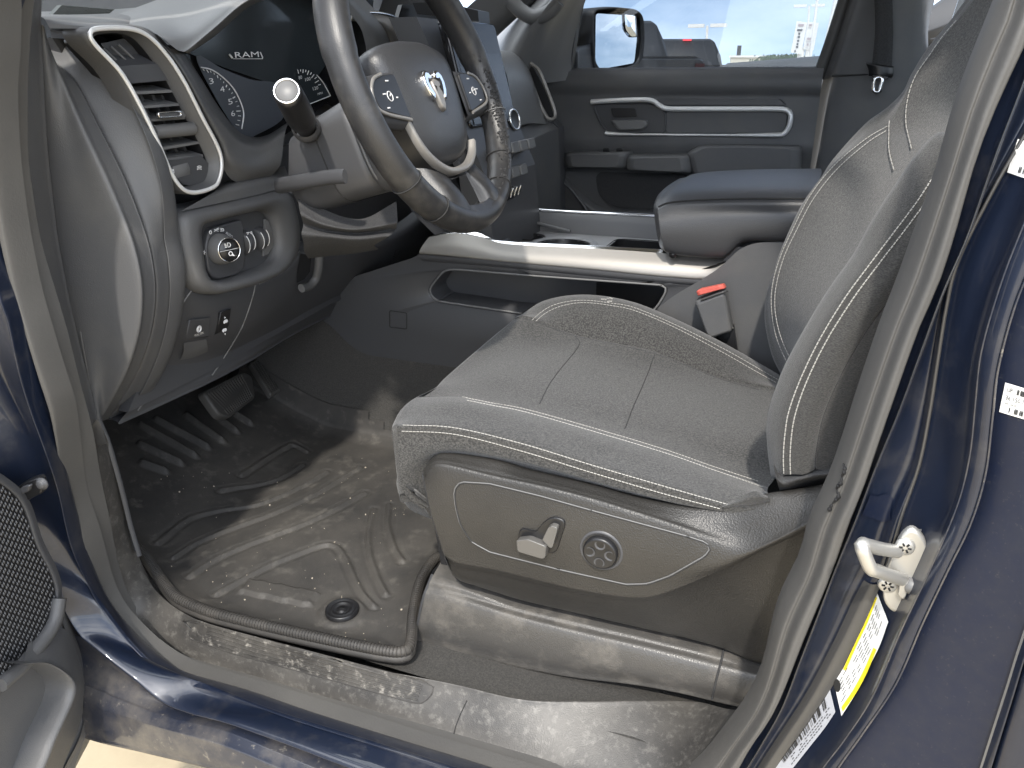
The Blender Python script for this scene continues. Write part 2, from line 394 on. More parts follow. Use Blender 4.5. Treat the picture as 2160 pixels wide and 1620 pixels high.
# painted hinge pillar, sill and rocker
SO1 = [(-20, 300), (0, 400), (17, 500), (40, 600), (67, 700), (107, 833), (130, 950), (150, 1067), (180, 1160), (213, 1260), (250, 1317), (300, 1367), (333, 1393), (400, 1427), (600, 1490), (733, 1533), (900, 1587), (1010, 1620), (1290, 1708)]
R1 = [(-40, 480), (0, 610), (20, 673), (43, 780), (67, 860), (100, 950), (127, 1033), (152, 1143), (185, 1220), (217, 1280), (271, 1349), (329, 1407), (364, 1431), (480, 1462), (617, 1513), (800, 1570), (940, 1613), (1220, 1702)]
R2 = [(-160, 700), (-60, 900), (0, 1050), (50, 1130), (88, 1190), (123, 1237), (143, 1290), (173, 1337), (205, 1362), (240, 1391), (289, 1429), (342, 1473), (400, 1497), (480, 1518), (600, 1560), (733, 1610), (990, 1705)]
up0 = [V((-.44, .78, .47)), V((-.63, .715, .27)), V((-.765, .65, .13)), V((-.85, .621, -.02))]; up1 = [q+V((-.035, -.01, 0)) for q in up0]; up2 = [q+V((-.20, -.03, .01)) for q in up0]
a0 = cr(up0+L(YL(SO1[1:], .666), Y=.655), 120); a1 = cr(up1+L(YL(R1[1:], .632), Y=.628), 120); a2 = cr(up2+L(YL(R2[1:], .598), Y=.598), 120)
pil = MB()
pil.loft([[q+V((0, .012, -.012)) for q in a0], a0, [p.lerp(q, .55)+V((0, .012, 0)) for p, q in zip(a0, a1)], [p.lerp(q, .9)+V((0, .004, 0)) for p, q in zip(a0, a1)], [q+V((0, -.004, 0)) for q in a1], [p.lerp(q, .1)+V((0, .006, 0)) for p, q in zip(a1, a2)], [p.lerp(q, .5)+V((0, .016, -.004)) for p, q in zip(a1, a2)], [p.lerp(q, .92)+V((0, .004, 0)) for p, q in zip(a1, a2)], [q+V((0, -.003, -.004)) for q in a2], [q+V((0, .012, -.012)) for q in a2]], n=190, m=4)
pil.build('hinge_pillar', paint, T)
b0 = L([(60, 1300), (173, 1345), (205, 1372), (240, 1400), (289, 1438), (342, 1483), (400, 1507), (480, 1528), (600, 1570), (733, 1620), (990, 1715)], Y=.603)
b1 = L([(50, 1380), (150, 1425), (204, 1447), (280, 1480), (360, 1510), (480, 1540), (600, 1588), (700, 1628), (950, 1720)], Y=.592)
b2 = L([(40, 1450), (150, 1490), (300, 1530), (480, 1585), (600, 1640), (900, 1740)], Y=.575)
b3 = L([(30, 1490), (182, 1548), (300, 1577), (480, 1621), (600, 1660), (880, 1760)], Y=.572)
rk = MB(); rk.loft([b0, [p.lerp(q, .5)+V((0, .008, 0)) for p, q in zip(cr(b0, 40), cr(b1, 40))], b1, [p.lerp(q, .06)+V((0, -.004, 0)) for p, q in zip(cr(b1, 40), cr(b2, 40))], [p.lerp(q, .5)+V((0, -.006, 0)) for p, q in zip(cr(b1, 40), cr(b2, 40))], b2, b3, [q+V((0, .02, -.012)) for q in b3], [q+V((0, .2, -.02)) for q in b3]], n=70, m=4)
rk.build('rocker_panel', paint_r, T)
# rear pillar of the doorway
SR = [(2240, -60), (2200, 20), (2160, 100), (2123, 180), (2073, 283), (2013, 500), (1973, 617), (1923, 733), (1883, 845), (1833, 993), (1793, 1100), (1753, 1213), (1717, 1297), (1677, 1397), (1640, 1487), (1583, 1573), (1550, 1613), (1490, 1700)]
B1 = [(2260, -60), (2222, 20), (2184, 110), (2148, 205), (2100, 330), (2040, 500), (1990, 615), (1940, 750), (1897, 867), (1848, 985), (1807, 1093), (1763, 1200), (1730, 1287), (1690, 1390), (1650, 1493), (1605, 1573), (1578, 1617), (1525, 1700)]
B2 = [(2310, -60), (2270, 30), (2225, 130), (2180, 230), (2090, 390), (2013, 543), (1987, 640), (1967, 767), (1950, 867), (1925, 975), (1880, 1075), (1843, 1177), (1800, 1260), (1760, 1345), (1700, 1458), (1640, 1550), (1598, 1615), (1545, 1700)]
B2b = [(2322, -60), (2282, 30), (2236, 132), (2190, 233), (2098, 393), (2021, 548), (1996, 645), (1976, 770), (1960, 872), (1938, 980), (1902, 1085), (1872, 1187), (1836, 1272), (1794, 1355), (1732, 1465), (1668, 1560), (1622, 1622), (1568, 1705)]
B3 = [(2400, -60), (2350, 60), (2290, 180), (2230, 300), (2160, 470), (2110, 600), (2070, 740), (2057, 853), (2047, 950), (2027, 1040), (1995, 1125), (1950, 1225), (1900, 1330), (1841, 1467), (1782, 1558), (1735, 1620), (1680, 1705)]
B4 = [(2440, -60), (2390, 60), (2330, 180), (2270, 310), (2200, 500), (2142, 640), (2105, 777), (2093, 880), (2078, 1000), (2047, 1103), (2000, 1200), (1945, 1315), (1890, 1440), (1819, 1546), (1768, 1618), (1715, 1705)]
B5 = [(2700, -60), (2600, 200), (2480, 500), (2330, 850), (2165, 1310), (2120, 1450), (2069, 1609), (2035, 1720)]
def rc(p, Y): return cr(L(p, Y=Y), 80)
s0, s1, s2, s2b, s3, s4, s5 = rc(SR, .655), rc(B1, .650), rc(B2, .668), rc(B2b, .660), rc(B3, .612), rc(B4, .603), rc(B5, .585)
lp = lambda a, b, w, dy=0: [p.lerp(q, w)+V((0, dy, 0)) for p, q in zip(a, b)]
bp_ = MB(); bp_.loft([[q+V((0, .015, 0)) for q in s0], lp(s0, s1, .3, .012), lp(s0, s1, .85, .006), [q+V((0, -.004, 0)) for q in s1], lp(s1, s2, .12, .004), lp(s1, s2, .5, .006), lp(s1, s2, .9, .002), lp(s2, s2b, .25, -.004), lp(s2, s2b, .75, -.004), lp(s2b, s3, .08, .004), lp(s2b, s3, .4, .010), lp(s2b, s3, .8, .014), lp(s2b, s3, .96, .006), [q+V((0, -.002, 0)) for q in s3], lp(s3, s4, .5, -.004), s4, lp(s4, s5, .02, .008)], n=150, m=4)
bp_.build('door_pillar', paint, T)
rd = MB(); rd.loft([lp(s4, s5, .02, .012), lp(s4, s5, .3, .006), lp(s4, s5, .7, .002), lp(s4, s5, .97, .0), s5, lp(s4, s5, 1.01, .01)], n=100, m=3)
rd.build('pillar_outer_face', paint_d, T)
btp = bvh(bp_); btr = bvh(rd)
def glint_line(c, r, m_=None, lo=0, hi=80, off=-.0015):  # thin added tubes that paint reflected pavement light along the creases
    q = MB(); q.tube([p+V((0, off, 0)) for p in cr(c, 160)[lo*2:hi*2]], r, 6); q.build('pillar_line', m_ or taupe, T)
glint_line(s1, .0009); glint_line(s2b, .0015, lo=8, hi=50); glint_line(s3, .0009, paint_r); glint_line(s4, .0008, paint_r, lo=10)
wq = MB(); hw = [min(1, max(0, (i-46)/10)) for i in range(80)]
wq.loft([[p+V((0, -.0035, 0)) for p in s2][47:], [p.lerp(q, .5)+V((0, -.0075, 0)) for p, q in zip(s2, s2b)][47:], [p+V((.004*hw[i+47], -.0035, 0)) for i, p in enumerate(s2b[47:])]], n=60, m=3); wq.build('reflection_band', taupe, T)  # added taupe band, a painted reflection of the pavement, not a body part
e0 = MB(); e0.loft([lp(s4, s5, 1.0, -.006), lp(s4, s5, 1.04, -.012), lp(s4, s5, 1.06, -.004), lp(s4, s5, 1.10, -.014), lp(s4, s5, 1.4, -.016)], n=60, m=3); e0.build('rear_door_skin', paint, T)
# stickers
tl = thing  # (labels on the pillar are parts of the truck)
st = decal(btp, ([(1852, 1250), (1832, 1305), (1805, 1360), (1780, 1410), (1761, 1440)], [(1876, 1312), (1858, 1362), (1835, 1408), (1808, 1462), (1777, 1511)]), 26, 10, 'tyre_label', white, T, .001); st['label'] = 'white and yellow tyre loading label'
decal(btp, ([(1850, 1256), (1830, 1308), (1806, 1358), (1781, 1412)], [(1853, 1262), (1834, 1312), (1811, 1360), (1787, 1414)]), 20, 3, 'yellow_band', yel, st, .0016)
decal(btp, ([(1846, 1366), (1826, 1412), (1803, 1455), (1778, 1492)], [(1852, 1371), (1833, 1418), (1809, 1463), (1781, 1502)]), 20, 3, 'yellow_band', yel, st, .0016)
seg = []
for k in range(6):
    for i in range(9):
        t0 = .06+i*.098+random.uniform(0, .02); t1 = t0+random.uniform(.05, .09); w = .22+k*.10
        def q(t, w_): 
            A = cr([V((1852, 1250, 0)), V((1832, 1305, 0)), V((1805, 1360, 0)), V((1761, 1440, 0))], 21); B_ = cr([V((1876, 1312, 0)), V((1858, 1362, 0)), V((1835, 1408, 0)), V((1777, 1511, 0))], 21)
            j = min(19, int(t*20)); f_ = t*20-j
            return A[j].lerp(A[j+1], f_).lerp(B_[j].lerp(B_[j+1], f_), w_)
        if random.random() < .82: a, b = q(t0, w), q(t1, w); seg.append((a.x, a.y, b.x, b.y))
lines(btp, seg, 1.1, 'small_print', ink, st, .0018)
c = [(1758+12*math.cos(a)*.6+6*math.sin(a)*.2, 1446+14*math.sin(a)) for a in [k*math.pi/8 for k in range(16)]]
mb = MB(); pc = [cast(btp, u+11, v, .0018) for u, v in c]; mb.add(pc, [tuple(range(16))]); mb.build('tyre_symbol', ink, st)
sb = decal(btp, ([(1752, 1452), (1718, 1495), (1680, 1545), (1640, 1595), (1600, 1645)], [(1764, 1502), (1742, 1535), (1712, 1573), (1676, 1618), (1640, 1662)]), 24, 8, 'barcode_label', greyl, T, .001); sb['label'] = 'silver label with a black barcode'
seg = []
A = cr([V((1747, 1466, 0)), V((1718, 1503, 0)), V((1680, 1553, 0)), V((1643, 1600, 0))], 61); B_ = cr([V((1752, 1490, 0)), V((1726, 1524, 0)), V((1690, 1570, 0)), V((1654, 1616, 0))], 61)
i = 3
while i < 58:
    for e in (0, .4):
        if random.random() < .62:
            a, b = A[i].lerp(A[i+1], e), B_[i].lerp(B_[i+1], e); seg.append((a.x, a.y, a.lerp(b, .9).x, a.lerp(b, .9).y))
    i += 1
lines(btp, seg, .9, 'barcode', ink, sb, .0018)
seg = []
for k in range(3):
    for j in range(0, 54, 3):
        if random.random() < .8:
            p = A[j].lerp(B_[j], 1.12+k*.27); q_ = A[j+2].lerp(B_[j+2], 1.12+k*.27); seg.append((p.x, p.y, q_.x, q_.y))
lines(btp, seg, 1.5, 'small_print', ink, sb, .0018)
for (tc_, bc, nm) in (([(2122, 806), (2200, 830)], [(2109, 868), (2190, 892)], 'part_label'), ([(2150, 294), (2240, 320)], [(2127, 364), (2215, 394)], 'part_label')):
    if tc_[0][1] < 500: btr = btp
    ls = decal(btr, (tc_, bc), 12, 8, nm, white, T, .001); ls['label'] = 'white paper part label with small barcode'
    u0, v0 = tc_[0]; dx, dy = (bc[0][0]-u0), (bc[0][1]-v0); ex, ey = (tc_[1][0]-u0), (tc_[1][1]-v0)
    qd = lambda s, t: (u0+ex*s+dx*t, v0+ey*s+dy*t)
    if v0 > 500:
        dtext(btr, 'UP', [qd(.10, .12), qd(.24, .12), qd(.24, .27), qd(.10, .27)], 'lettering', ink, ls, .0016)
        dtext(btr, '36.150.7.', [qd(.10, .38), qd(.62, .38), qd(.62, .53), qd(.10, .53)], 'lettering', ink, ls, .0016)
        dtext(btr, '201363D', [qd(.10, .60), qd(.46, .60), qd(.46, .68), qd(.10, .68)], 'lettering', ink, ls, .0016)
    seg = [(*qd(.26+i*.035, .74), *qd(.26+i*.035, .92)) for i in range(12) if random.random() < .75]+[(*qd(.34+i*.03, .1), *qd(.34+i*.03, .28)) for i in range(9) if random.random() < .75]
    lines(btr, seg, 2.2, 'barcode', ink, ls, .0016)
# striker: base plate on the pillar, two bolts and a bent steel loop
Yst = .640
def SP(u, v, d=0): return P(u, v, Y=Yst-d)
stk = MB()
pl = rpoly([SP(*q) for q in [(1925, 1103), (1952, 1130), (1958, 1172), (1935, 1235), (1905, 1280), (1884, 1288), (1862, 1262), (1862, 1215), (1880, 1165), (1900, 1120)]], .008)
dn = V((0, -.006, 0))
sk = MB(); sk.pill(pl, dn, .45); skb = MB(); skb.prism([q+V((.010, .004, -.004)) for q in pl], V((0, .018, 0))); 
so_ = sk.build('door_striker', metal, T); so_['label'] = 'zinc coloured door latch striker loop'
skb.build('backing_plate', plas_g, so_)
ln = MB(); ln.tube(cr([SP(1893, 1163, .006), SP(1860, 1158, .020), SP(1828, 1150, .036), SP(1818, 1147, .041), SP(1820, 1160, .043), SP(1836, 1198, .040), SP(1850, 1204, .034), SP(1880, 1215, .018), SP(1905, 1223, .006)], 40), .0058, 12); ln.build('striker_loop', metal, so_)
for (u, v) in ((1909, 1152), (1872, 1232)):
    bo = MB(); o_ = SP(u, v, .006); bo.lathe([(0, .003), (.0062, .003), (.0075, .002), (.008, 0)], o_, V((0, -1, 0)), 20); bb = bo.build('bolt', metal, so_)
    sr = MB()
    for k in range(6):
        a = k*math.pi/3; d_ = V((math.cos(a), 0, math.sin(a))); sr.tube([o_+d_*.002+V((0, -.0032, 0)), o_+d_*.0048+V((0, -.0032, 0))], .0009, 5)
    sr.build('socket', void, bb)
rv = MB(); rv.lathe([(0, .012), (.006, .011), (.0075, .004), (.0075, 0)], SP(1918, 1227, .002), V((.2, -1, 0)), 16); rv.build('rivet', plas_g, so_)
cl = MB(); cl.pill(rpoly([SP(*q, .008) for q in [(1897, 1215), (1916, 1222), (1912, 1250), (1905, 1262), (1893, 1250), (1896, 1235)]], .002), V((0, -.004, 0)), .4); cl.build('striker_tab', metal, so_)
# foil patch on the pillar
decal(btp, ([(1833, 1042), (1852, 1045), (1868, 1040), (1882, 1052)], [(1815, 1085), (1838, 1092), (1860, 1100), (1880, 1098)]), 10, 6, 'foil_patch', paint_d, T, .0012)
# sill plate, kick panel, floor
I0 = [(203, 885), (222, 930), (240, 990), (255, 1050), (270, 1115), (288, 1175), (318, 1230), (352, 1268), (392, 1295), (440, 1315), (600, 1362), (700, 1390), (810, 1415), (953, 1442), (1100, 1475), (1233, 1479), (1367, 1477), (1470, 1480), (1560, 1497), (1620, 1450)]
SIk = [(160, 885), (172, 940), (187, 1027), (207, 1113), (222, 1190), (240, 1248), (262, 1293), (287, 1327), (320, 1355), (360, 1378), (450, 1408), (560, 1440), (750, 1497), (953, 1557), (1120, 1607), (1250, 1640), (1380, 1665), (1450, 1640), (1560, 1540), (1610, 1440)]
k0 = cr(L(YL(SIk, .695), Y=.695), 100)
ii = []
for i, q in enumerate(I0):
    ii.append(P(q[0], q[1], Y=[.735, .74, .745, .75, .752, .755, .758][i]) if i < 7 else P(q[0], q[1], Z=-.776) if i < 18 else P(q[0], q[1], Y=.775))
k1 = cr(ii, 100)
sp = MB(); sp.loft([[q+V((0, .01, -.02)) for q in k0], k0, lp(k0, k1, .12, .0), lp(k0, k1, .5), lp(k0, k1, .9), k1, [q+V((0, .006, -.012)) for q in k1]], n=140, m=4)
for i, v_ in enumerate(sp.v): pass
spo = sp.build('sill_trim', scuff, T)
bts = bvh(sp)
# ribbed tread inset on the sill trim
ins_t = [(404, 1326), (418, 1314), (443, 1313), (520, 1335), (600, 1359), (720, 1390), (833, 1421), (905, 1444), (915, 1455)]
ins_b = [(398, 1342), (410, 1350), (440, 1360), (500, 1380), (600, 1407), (700, 1434), (800, 1462), (880, 1483), (903, 1474)]
decal(bts, (ins_t, ins_b), 60, 10, 'tread_plate', scuff2, spo, .0010)
gr = MB()
for k in range(1, 6):
    A = cr([V((q[0], q[1], 0)) for q in ins_t], 40); B_ = cr([V((q[0], q[1], 0)) for q in ins_b], 40)
    pth = [cast(bts, A[j].lerp(B_[j], k/6).x, A[j].lerp(B_[j], k/6).y, .0012) for j in range(3, 38)]; gr.tube([p for p in pth if p], .0011, 6)
gr.build('tread_rib', scuff2, spo)
bd = MB(); pth = [cast(bts, u, v, .0006) for u, v in ins_t+ins_b[::-1]]; bd.tube(cr([p for p in pth if p], 90, True), .0009, 6, closed=True); bd.build('tread_border', mat_e, spo)
sm = MB(); pth = [cast(bts, u, v, .0002) for u, v in [(996, 1452), (985, 1478), (972, 1505), (962, 1530), (955, 1556)]]; sm.tube([p for p in pth if p], .0008, 6); sm.build('seam', thread_d, spo)
ga_ = MB(); g0_ = L(YL([(33, 0), (25, 100), (22, 200), (25, 333), (40, 440), (55, 520), (85, 620), (112, 710), (135, 800), (152, 860), (168, 915)], .69), Y=.69); g1_ = L([(88, 0), (86, 60), (90, 130), (96, 250), (105, 360), (122, 500), (142, 610), (166, 720), (186, 800), (205, 884)], Y=.738)
ga_.loft([[q+V((-.02, 0, 0)) for q in g0_], g0_, lp(cr(g0_, 40), cr(g1_, 40), .5, -.003), lp(cr(g0_, 40), cr(g1_, 40), .92, -.002), g1_, [q+V((-.02, .004, 0)) for q in g1_]], n=50, m=4); ga_.build('pillar_garnish', plas, T)
kp = MB(); kk = L([(168, 700), (185, 790), (202, 880), (222, 930), (240, 990), (256, 1050), (272, 1115), (290, 1175)], Y=.742)
kp.loft([kk, [q+V((-.01, .01, 0)) for q in kk], [q+V((-.16, .03, 0)) for q in kk], [q+V((-.5, .06, 0)) for q in kk]], n=30, m=3); kp.build('kick_panel', plas_s, T)
lipk = MB(); lipk.loft([L([(170, 912), (185, 905), (198, 893), (204, 884)], Y=.69), L([(172, 925), (188, 916), (204, 903), (212, 895)], Y=.70), L([(176, 960), (192, 955), (212, 940), (225, 935)], Y=.715)], n=14, m=3); lipk.build('kick_panel_lip', plas, T)
# floor height
def fz(x, y):
    z = -.785
    if x < -.98: z += .62*((-.98-x)**1.35)
    if x < -1.35: z += 0
    if y > 1.36: z += min(.30, (y-1.36)*5)
    return z
def PS(u, v, lift=0):
    d = ray(u, v); t = .5
    for k in range(4000):
        q = d*t
        if q.z <= fz(q.x, q.y): return V((q.x, q.y, fz(q.x, q.y)+lift))
        t += .0008
    return d*1.5
fl = MB(); rows = []
for i in range(60):
    x = -1.75+i*(2.6/59); rows.append([V((x, y, fz(x, y)-.008)) for y in [.745+j*(.70/39) for j in range(40)]])
fl.grid(rows)
fl.build('carpet', carp, T)
# ------------------------------------------------------------------ rest of the cab shell
rf = MB(); rows = []
for i in range(14):
    x = -.66+i*(1.99/13); zz = .495+.04*math.sin(min(1, i/6)*math.pi/2); rows.append([V((x, .80+j*(1.55/10), zz+.02*math.sin(j/10*math.pi))) for j in range(11)])
rf.grid(rows); rf.build('headliner', head, T)
rs = MB(); rs.grid([[q+V((0, 0, .035)) for q in r] for r in rows]); rs.build('roof_skin', paint, T)
def slab(mb, pts, d): mb.prism([V(q) for q in pts], V(d))
bk = MB(); slab(bk, [(1.30, .70, -.9), (1.30, 2.44, -.9), (1.30, 2.40, .02), (1.30, .76, .02)], (.05, 0, 0)); bk.build('back_wall', plas_s, T)
bw = MB(); slab(bw, [(1.31, .78, .02), (1.31, 2.38, .02), (1.30, 2.33, .50), (1.30, .83, .50)], (.006, 0, 0)); bw.build('back_window', gl_side, T)
rdoor = MB(); slab(rdoor, [(.13, .70, -.85), (1.3, .70, -.85), (1.3, .73, -.01), (.13, .73, -.01)], (0, .05, 0)); rdoor.build('rear_door_panel', plas, T)
rw = MB(); slab(rw, [(.20, .735, -.01), (1.25, .735, -.01), (1.22, .82, .46), (.20, .82, .46)], (0, .005, 0)); rw.build('rear_side_window', gl_side, T)
ra = MB(); slab(ra, [(.19, .72, -.4), (.26, .74, -.4), (.26, .83, .50), (.21, .83, .50)], (0, .03, 0)); ra.build('pillar_trim', plas_g, T)
# windshield, front pillars, firewall and cowl
ws = MB(); ws.loft([[V((-1.42, .80, -.01)), V((-1.50, 1.58, -.01)), V((-1.42, 2.36, -.01))], [V((-.60, .83, .50)), V((-.65, 1.58, .53)), V((-.60, 2.32, .50))]], n=20, m=2); ws.build('windshield', gl_clear, T)
for y0, y1, s in ((.75, .82, 1), (2.40, 2.33, -1)):
    ap = MB(); ap.loft([[V((-1.36, y0, -.10)), V((-.92, y0+.02*s, .24)), V((-.40, y1, .50))], [V((-1.24, y0, -.10)), V((-.84, y0+.02*s, .20)), V((-.30, y1, .49))], [V((-1.22, y0+.05*s, -.10)), V((-.84, y0+.07*s, .20)), V((-.32, y1+.04*s, .48))], [V((-1.40, y0+.06*s, -.08)), V((-.93, y0+.08*s, .25)), V((-.42, y1+.05*s, .50))]], n=24, m=3); ap.build('front_pillar_trim', plas_g, T)
fw = MB(); slab(fw, [(-1.52, .72, -.9), (-1.52, 2.44, -.9), (-1.52, 2.40, -.02), (-1.52, .76, -.02)], (-.03, 0, 0)); fw.build('firewall', fab_d, T)
hd = MB(); hd.loft([[V((-1.52, .72, -.03)), V((-1.58, 1.58, .0)), V((-1.52, 2.44, -.03))], [V((-2.6, .78, -.10)), V((-2.7, 1.58, -.06)), V((-2.6, 2.38, -.10))], [V((-2.75, .85, -.3)), V((-2.85, 1.58, -.3)), V((-2.75, 2.3, -.3))]], n=14, m=3); hd.build('hood', paint, T)
fd = MB(); slab(fd, [(-1.02, .62, -.75), (-1.02, .62, -.05), (-2.7, .66, -.10), (-2.75, .66, -.75)], (0, .08, 0)); fd.build('front_fender', paint, T)
# floor of the passenger side and underbody so no light leaks in
ub = MB(); slab(ub, [(-1.55, .70, -.86), (1.35, .70, -.86), (1.35, 2.44, -.86), (-1.55, 2.44, -.86)], (0, 0, -.02)); ub.build('floor_pan', carp, T)
# ------------------------------------------------------------------ passenger door, closed, seen across the cab
YD = 2.40
D = thing('passenger_door', 'closed passenger door with grey trim, silver strip and window at the far side', 'door', (-.5, YD, -.9))
prof = [(2.44, .0), (2.415, .006), (2.392, -.004), (2.383, -.03), (2.383, -.058), (2.392, -.066), (2.39, -.075), (2.394, -.12), (2.388, -.19), (2.384, -.21), (2.392, -.225), (2.396, -.30), (2.398, -.95)]
dp = MB(); rows = []
for x in [-1.25+i*(1.22/20) for i in range(21)]: rows.append([V((x, y, z)) for y, z in prof])
dp.grid(rows); dp.build('door_panel', plas, D)
def DL(pts, Y=2.385): return L(pts, Y=Y)
wn = MB(); wn.prism(L([(1080, 165), (1725, 160), (1800, -20), (1830, -160), (1100, -160)], Y=2.43), V((0, .005, 0))); wn.build('window_glass', gl_pass, D)
# window division / mirror sail
sl = MB(); sl.prism(L([(1180, 163), (1222, 158), (1203, 150), (1216, 60), (1235, -40), (1205, -60), (1180, 60)], Y=2.41), V((0, .03, 0))); sl.build('window_channel', plas_s, D)
fr = MB(); fr.tube(cr(L([(1725, 165), (1752, 90), (1778, 10), (1810, -90)], Y=2.42), 14), .016, 8); fr.build('window_frame', rubd, D)
wsl = MB(); wsl.tube(L([(1190, 160), (1730, 155)], Y=2.42), .006, 8); wsl.build('window_wiper', rubd, D)
# upper bright trim frame
tr = MB()
tp = [(1247, 215), (1300, 212), (1368, 211), (1390, 222), (1406, 229), (1450, 230), (1550, 230), (1640, 230), (1658, 232), (1667, 240), (1667, 256), (1662, 272), (1652, 282), (1625, 285), (1400, 284), (1290, 282), (1277, 280)]
tr.tube(cr(DL(tp, 2.374), 120), [.0105 if i < 66 else max(.0045, .0105-.0004*(i-66)) if i < 108 else .0045+.0004*(i-108) for i in range(120)], 8, flat=.7, up=V((0, 1, 0))); tr.build('bright_trim', brite, D)
tr2 = MB(); tr2.pill(rpoly(DL([(1372, 208), (1395, 221), (1660, 222), (1648, 209)], 2.39), .006), V((0, -.012, 0)), .4); tr2.build('upper_ledge', plas_s, D)
pn = MB(); pn.pill(rpoly(DL([(1405, 234), (1662, 235), (1658, 280), (1405, 281)], 2.39), .012), V((0, -.006, 0)), .4); pn.build('trim_insert', plas, D)
rc_ = MB(); rc_.prism(rpoly(DL([(1250, 221), (1372, 219), (1402, 234), (1402, 281), (1282, 278)], 2.3855), .02), V((0, .002, 0))); rc_.build('handle_recess', plas_s, D)
og = MB(); og.tube(rpoly(DL([(1250, 219), (1374, 217), (1404, 232), (1404, 283), (1282, 280), (1266, 258)], 2.384), .02), .003, 6, closed=True); og.build('recess_rim', plas_s, D)
hc = MB(); hc.pill(rpoly(DL([(1288, 228), (1340, 228), (1345, 246), (1295, 248)], 2.384), .006), V((0, -.004, 0)), .4); hc.build('handle_cup', black, D)
hn = MB(); hn.pill(rpoly(DL([(1290, 253), (1366, 252), (1370, 262), (1362, 272), (1306, 274)], 2.382), .008), V((0, -.022, 0)), .4); hn.build('door_handle', plas_g, D)
# armrest in three pieces
def arm(nm, pts, h, m_=plas): 
    q = MB(); q.pill(rpoly(DL(pts, 2.392), .014), V((0, -h, 0)), .35); return q.build(nm, m_, D)
a1 = arm('switch_pod', [(1200, 318), (1338, 316), (1330, 352), (1205, 350)], .075)
a2 = arm('armrest', [(1331, 324), (1462, 322), (1466, 362), (1329, 356)], .075)
a3 = arm('armrest_pad', [(1452, 320), (1480, 304), (1570, 303), (1692, 306), (1690, 372), (1466, 368)], .06)
for u in (1272, 1300):
    q = MB(); q.pill(rpoly(L([(u, 316), (u+14, 316), (u+14, 321), (u, 321)], Y=2.345), .004), V((0, -.004, .006)), .4); q.build('window_switch', black, D)
# lower pocket with its lip
pk = MB(); pk.prism(rpoly(DL([(1255, 362), (1460, 368), (1460, 442), (1300, 440), (1262, 415)], 2.388), .03), V((0, .004, 0))); pk.build('map_pocket', fab_d, D)
pl_ = MB(); pl_.loft([L([(1160, 345), (1195, 375), (1232, 412), (1270, 436), (1330, 445), (1480, 449)], Y=2.36), L([(1158, 352), (1190, 386), (1225, 422), (1262, 446), (1325, 455), (1480, 459)], Y=2.335), L([(1156, 372), (1185, 405), (1215, 440), (1258, 468), (1325, 478), (1480, 482)], Y=2.34), L([(1140, 480), (1180, 520), (1215, 560), (1258, 570), (1325, 578), (1480, 582)], Y=2.36)], n=30, m=3); pl_.build('pocket_lip', plas, D)
sk_ = MB(); sk_.tube(cr(L([(1180, 378), (1205, 400), (1232, 435), (1240, 450)], Y=2.33), 14), .006, 8); sk_.build('speaker_trim', plas_s, D)
# exterior mirror, part of the passenger door
mp0 = P(1300, 85, Y=2.74); mn = V((.84, -.54, 0)).normalized()
MR = MB(); oc = [PN(u, v, mp0, mn) for u, v in [(1252, 18), (1296, 14), (1345, 19), (1360, 34), (1362, 90), (1356, 132), (1330, 145), (1262, 152), (1254, 140), (1250, 80)]]
oc = rpoly(oc, .025, 5); ctr = sum(oc, V())/len(oc); bkv = V((-1, .25, 0)).normalized()
rings = [[ctr+(q-ctr)*s+bkv*d for q in oc] for s, d in ((.93, .012), (.965, .0), (1, .004), (1.02, .03), (1.0, .10), (.88, .16), (.6, .20), (.2, .215))]
MR.grid(rings, cu=True); mro = MR.build('side_mirror', truckp, D); mro['label'] = 'black door mirror reflecting clouds and parked cars'
mg = MB(); gp = rpoly([PN(u, v, mp0, mn) for u, v in [(1259, 28), (1341, 33), (1346, 80), (1340, 133), (1268, 146), (1258, 130)]], .012, 5); mg.prism([q+bkv*.004 for q in gp], bkv*.004); mg.build('mirror_glass', mirror_m, mro)
ms = MB(); sp_ = rpoly([PN(u, v, mp0, mn) for u, v in [(1316, 29), (1341, 32), (1344, 78), (1330, 78), (1318, 62)]], .008, 5)
cc = sum(sp_, V())/len(sp_); ms.grid([[cc+(q-cc)*s+mn*h for q in sp_] for s, h in ((1, .000), (.66, .0018), (.33, .003), (.02, .0034))], cu=True); ms.build('spotter_mirror', mirror_m, mro)
sg = MB(); sg.tube(cr([q+mn*.002 for q in sp_], 40, True), .0012, 6, closed=True); sg.build('spotter_rim', black, mro)
marm = MB(); marm.loft([[P(1208, 150, Y=2.45), P(1208, 110, Y=2.45)], [P(1215, 152, Y=2.56), P(1215, 100, Y=2.56)], [P(1262, 150, Y=2.74), P(1255, 90, Y=2.74)]], n=8, m=4); marm.build('mirror_arm', truckp, mro, solid=.03)
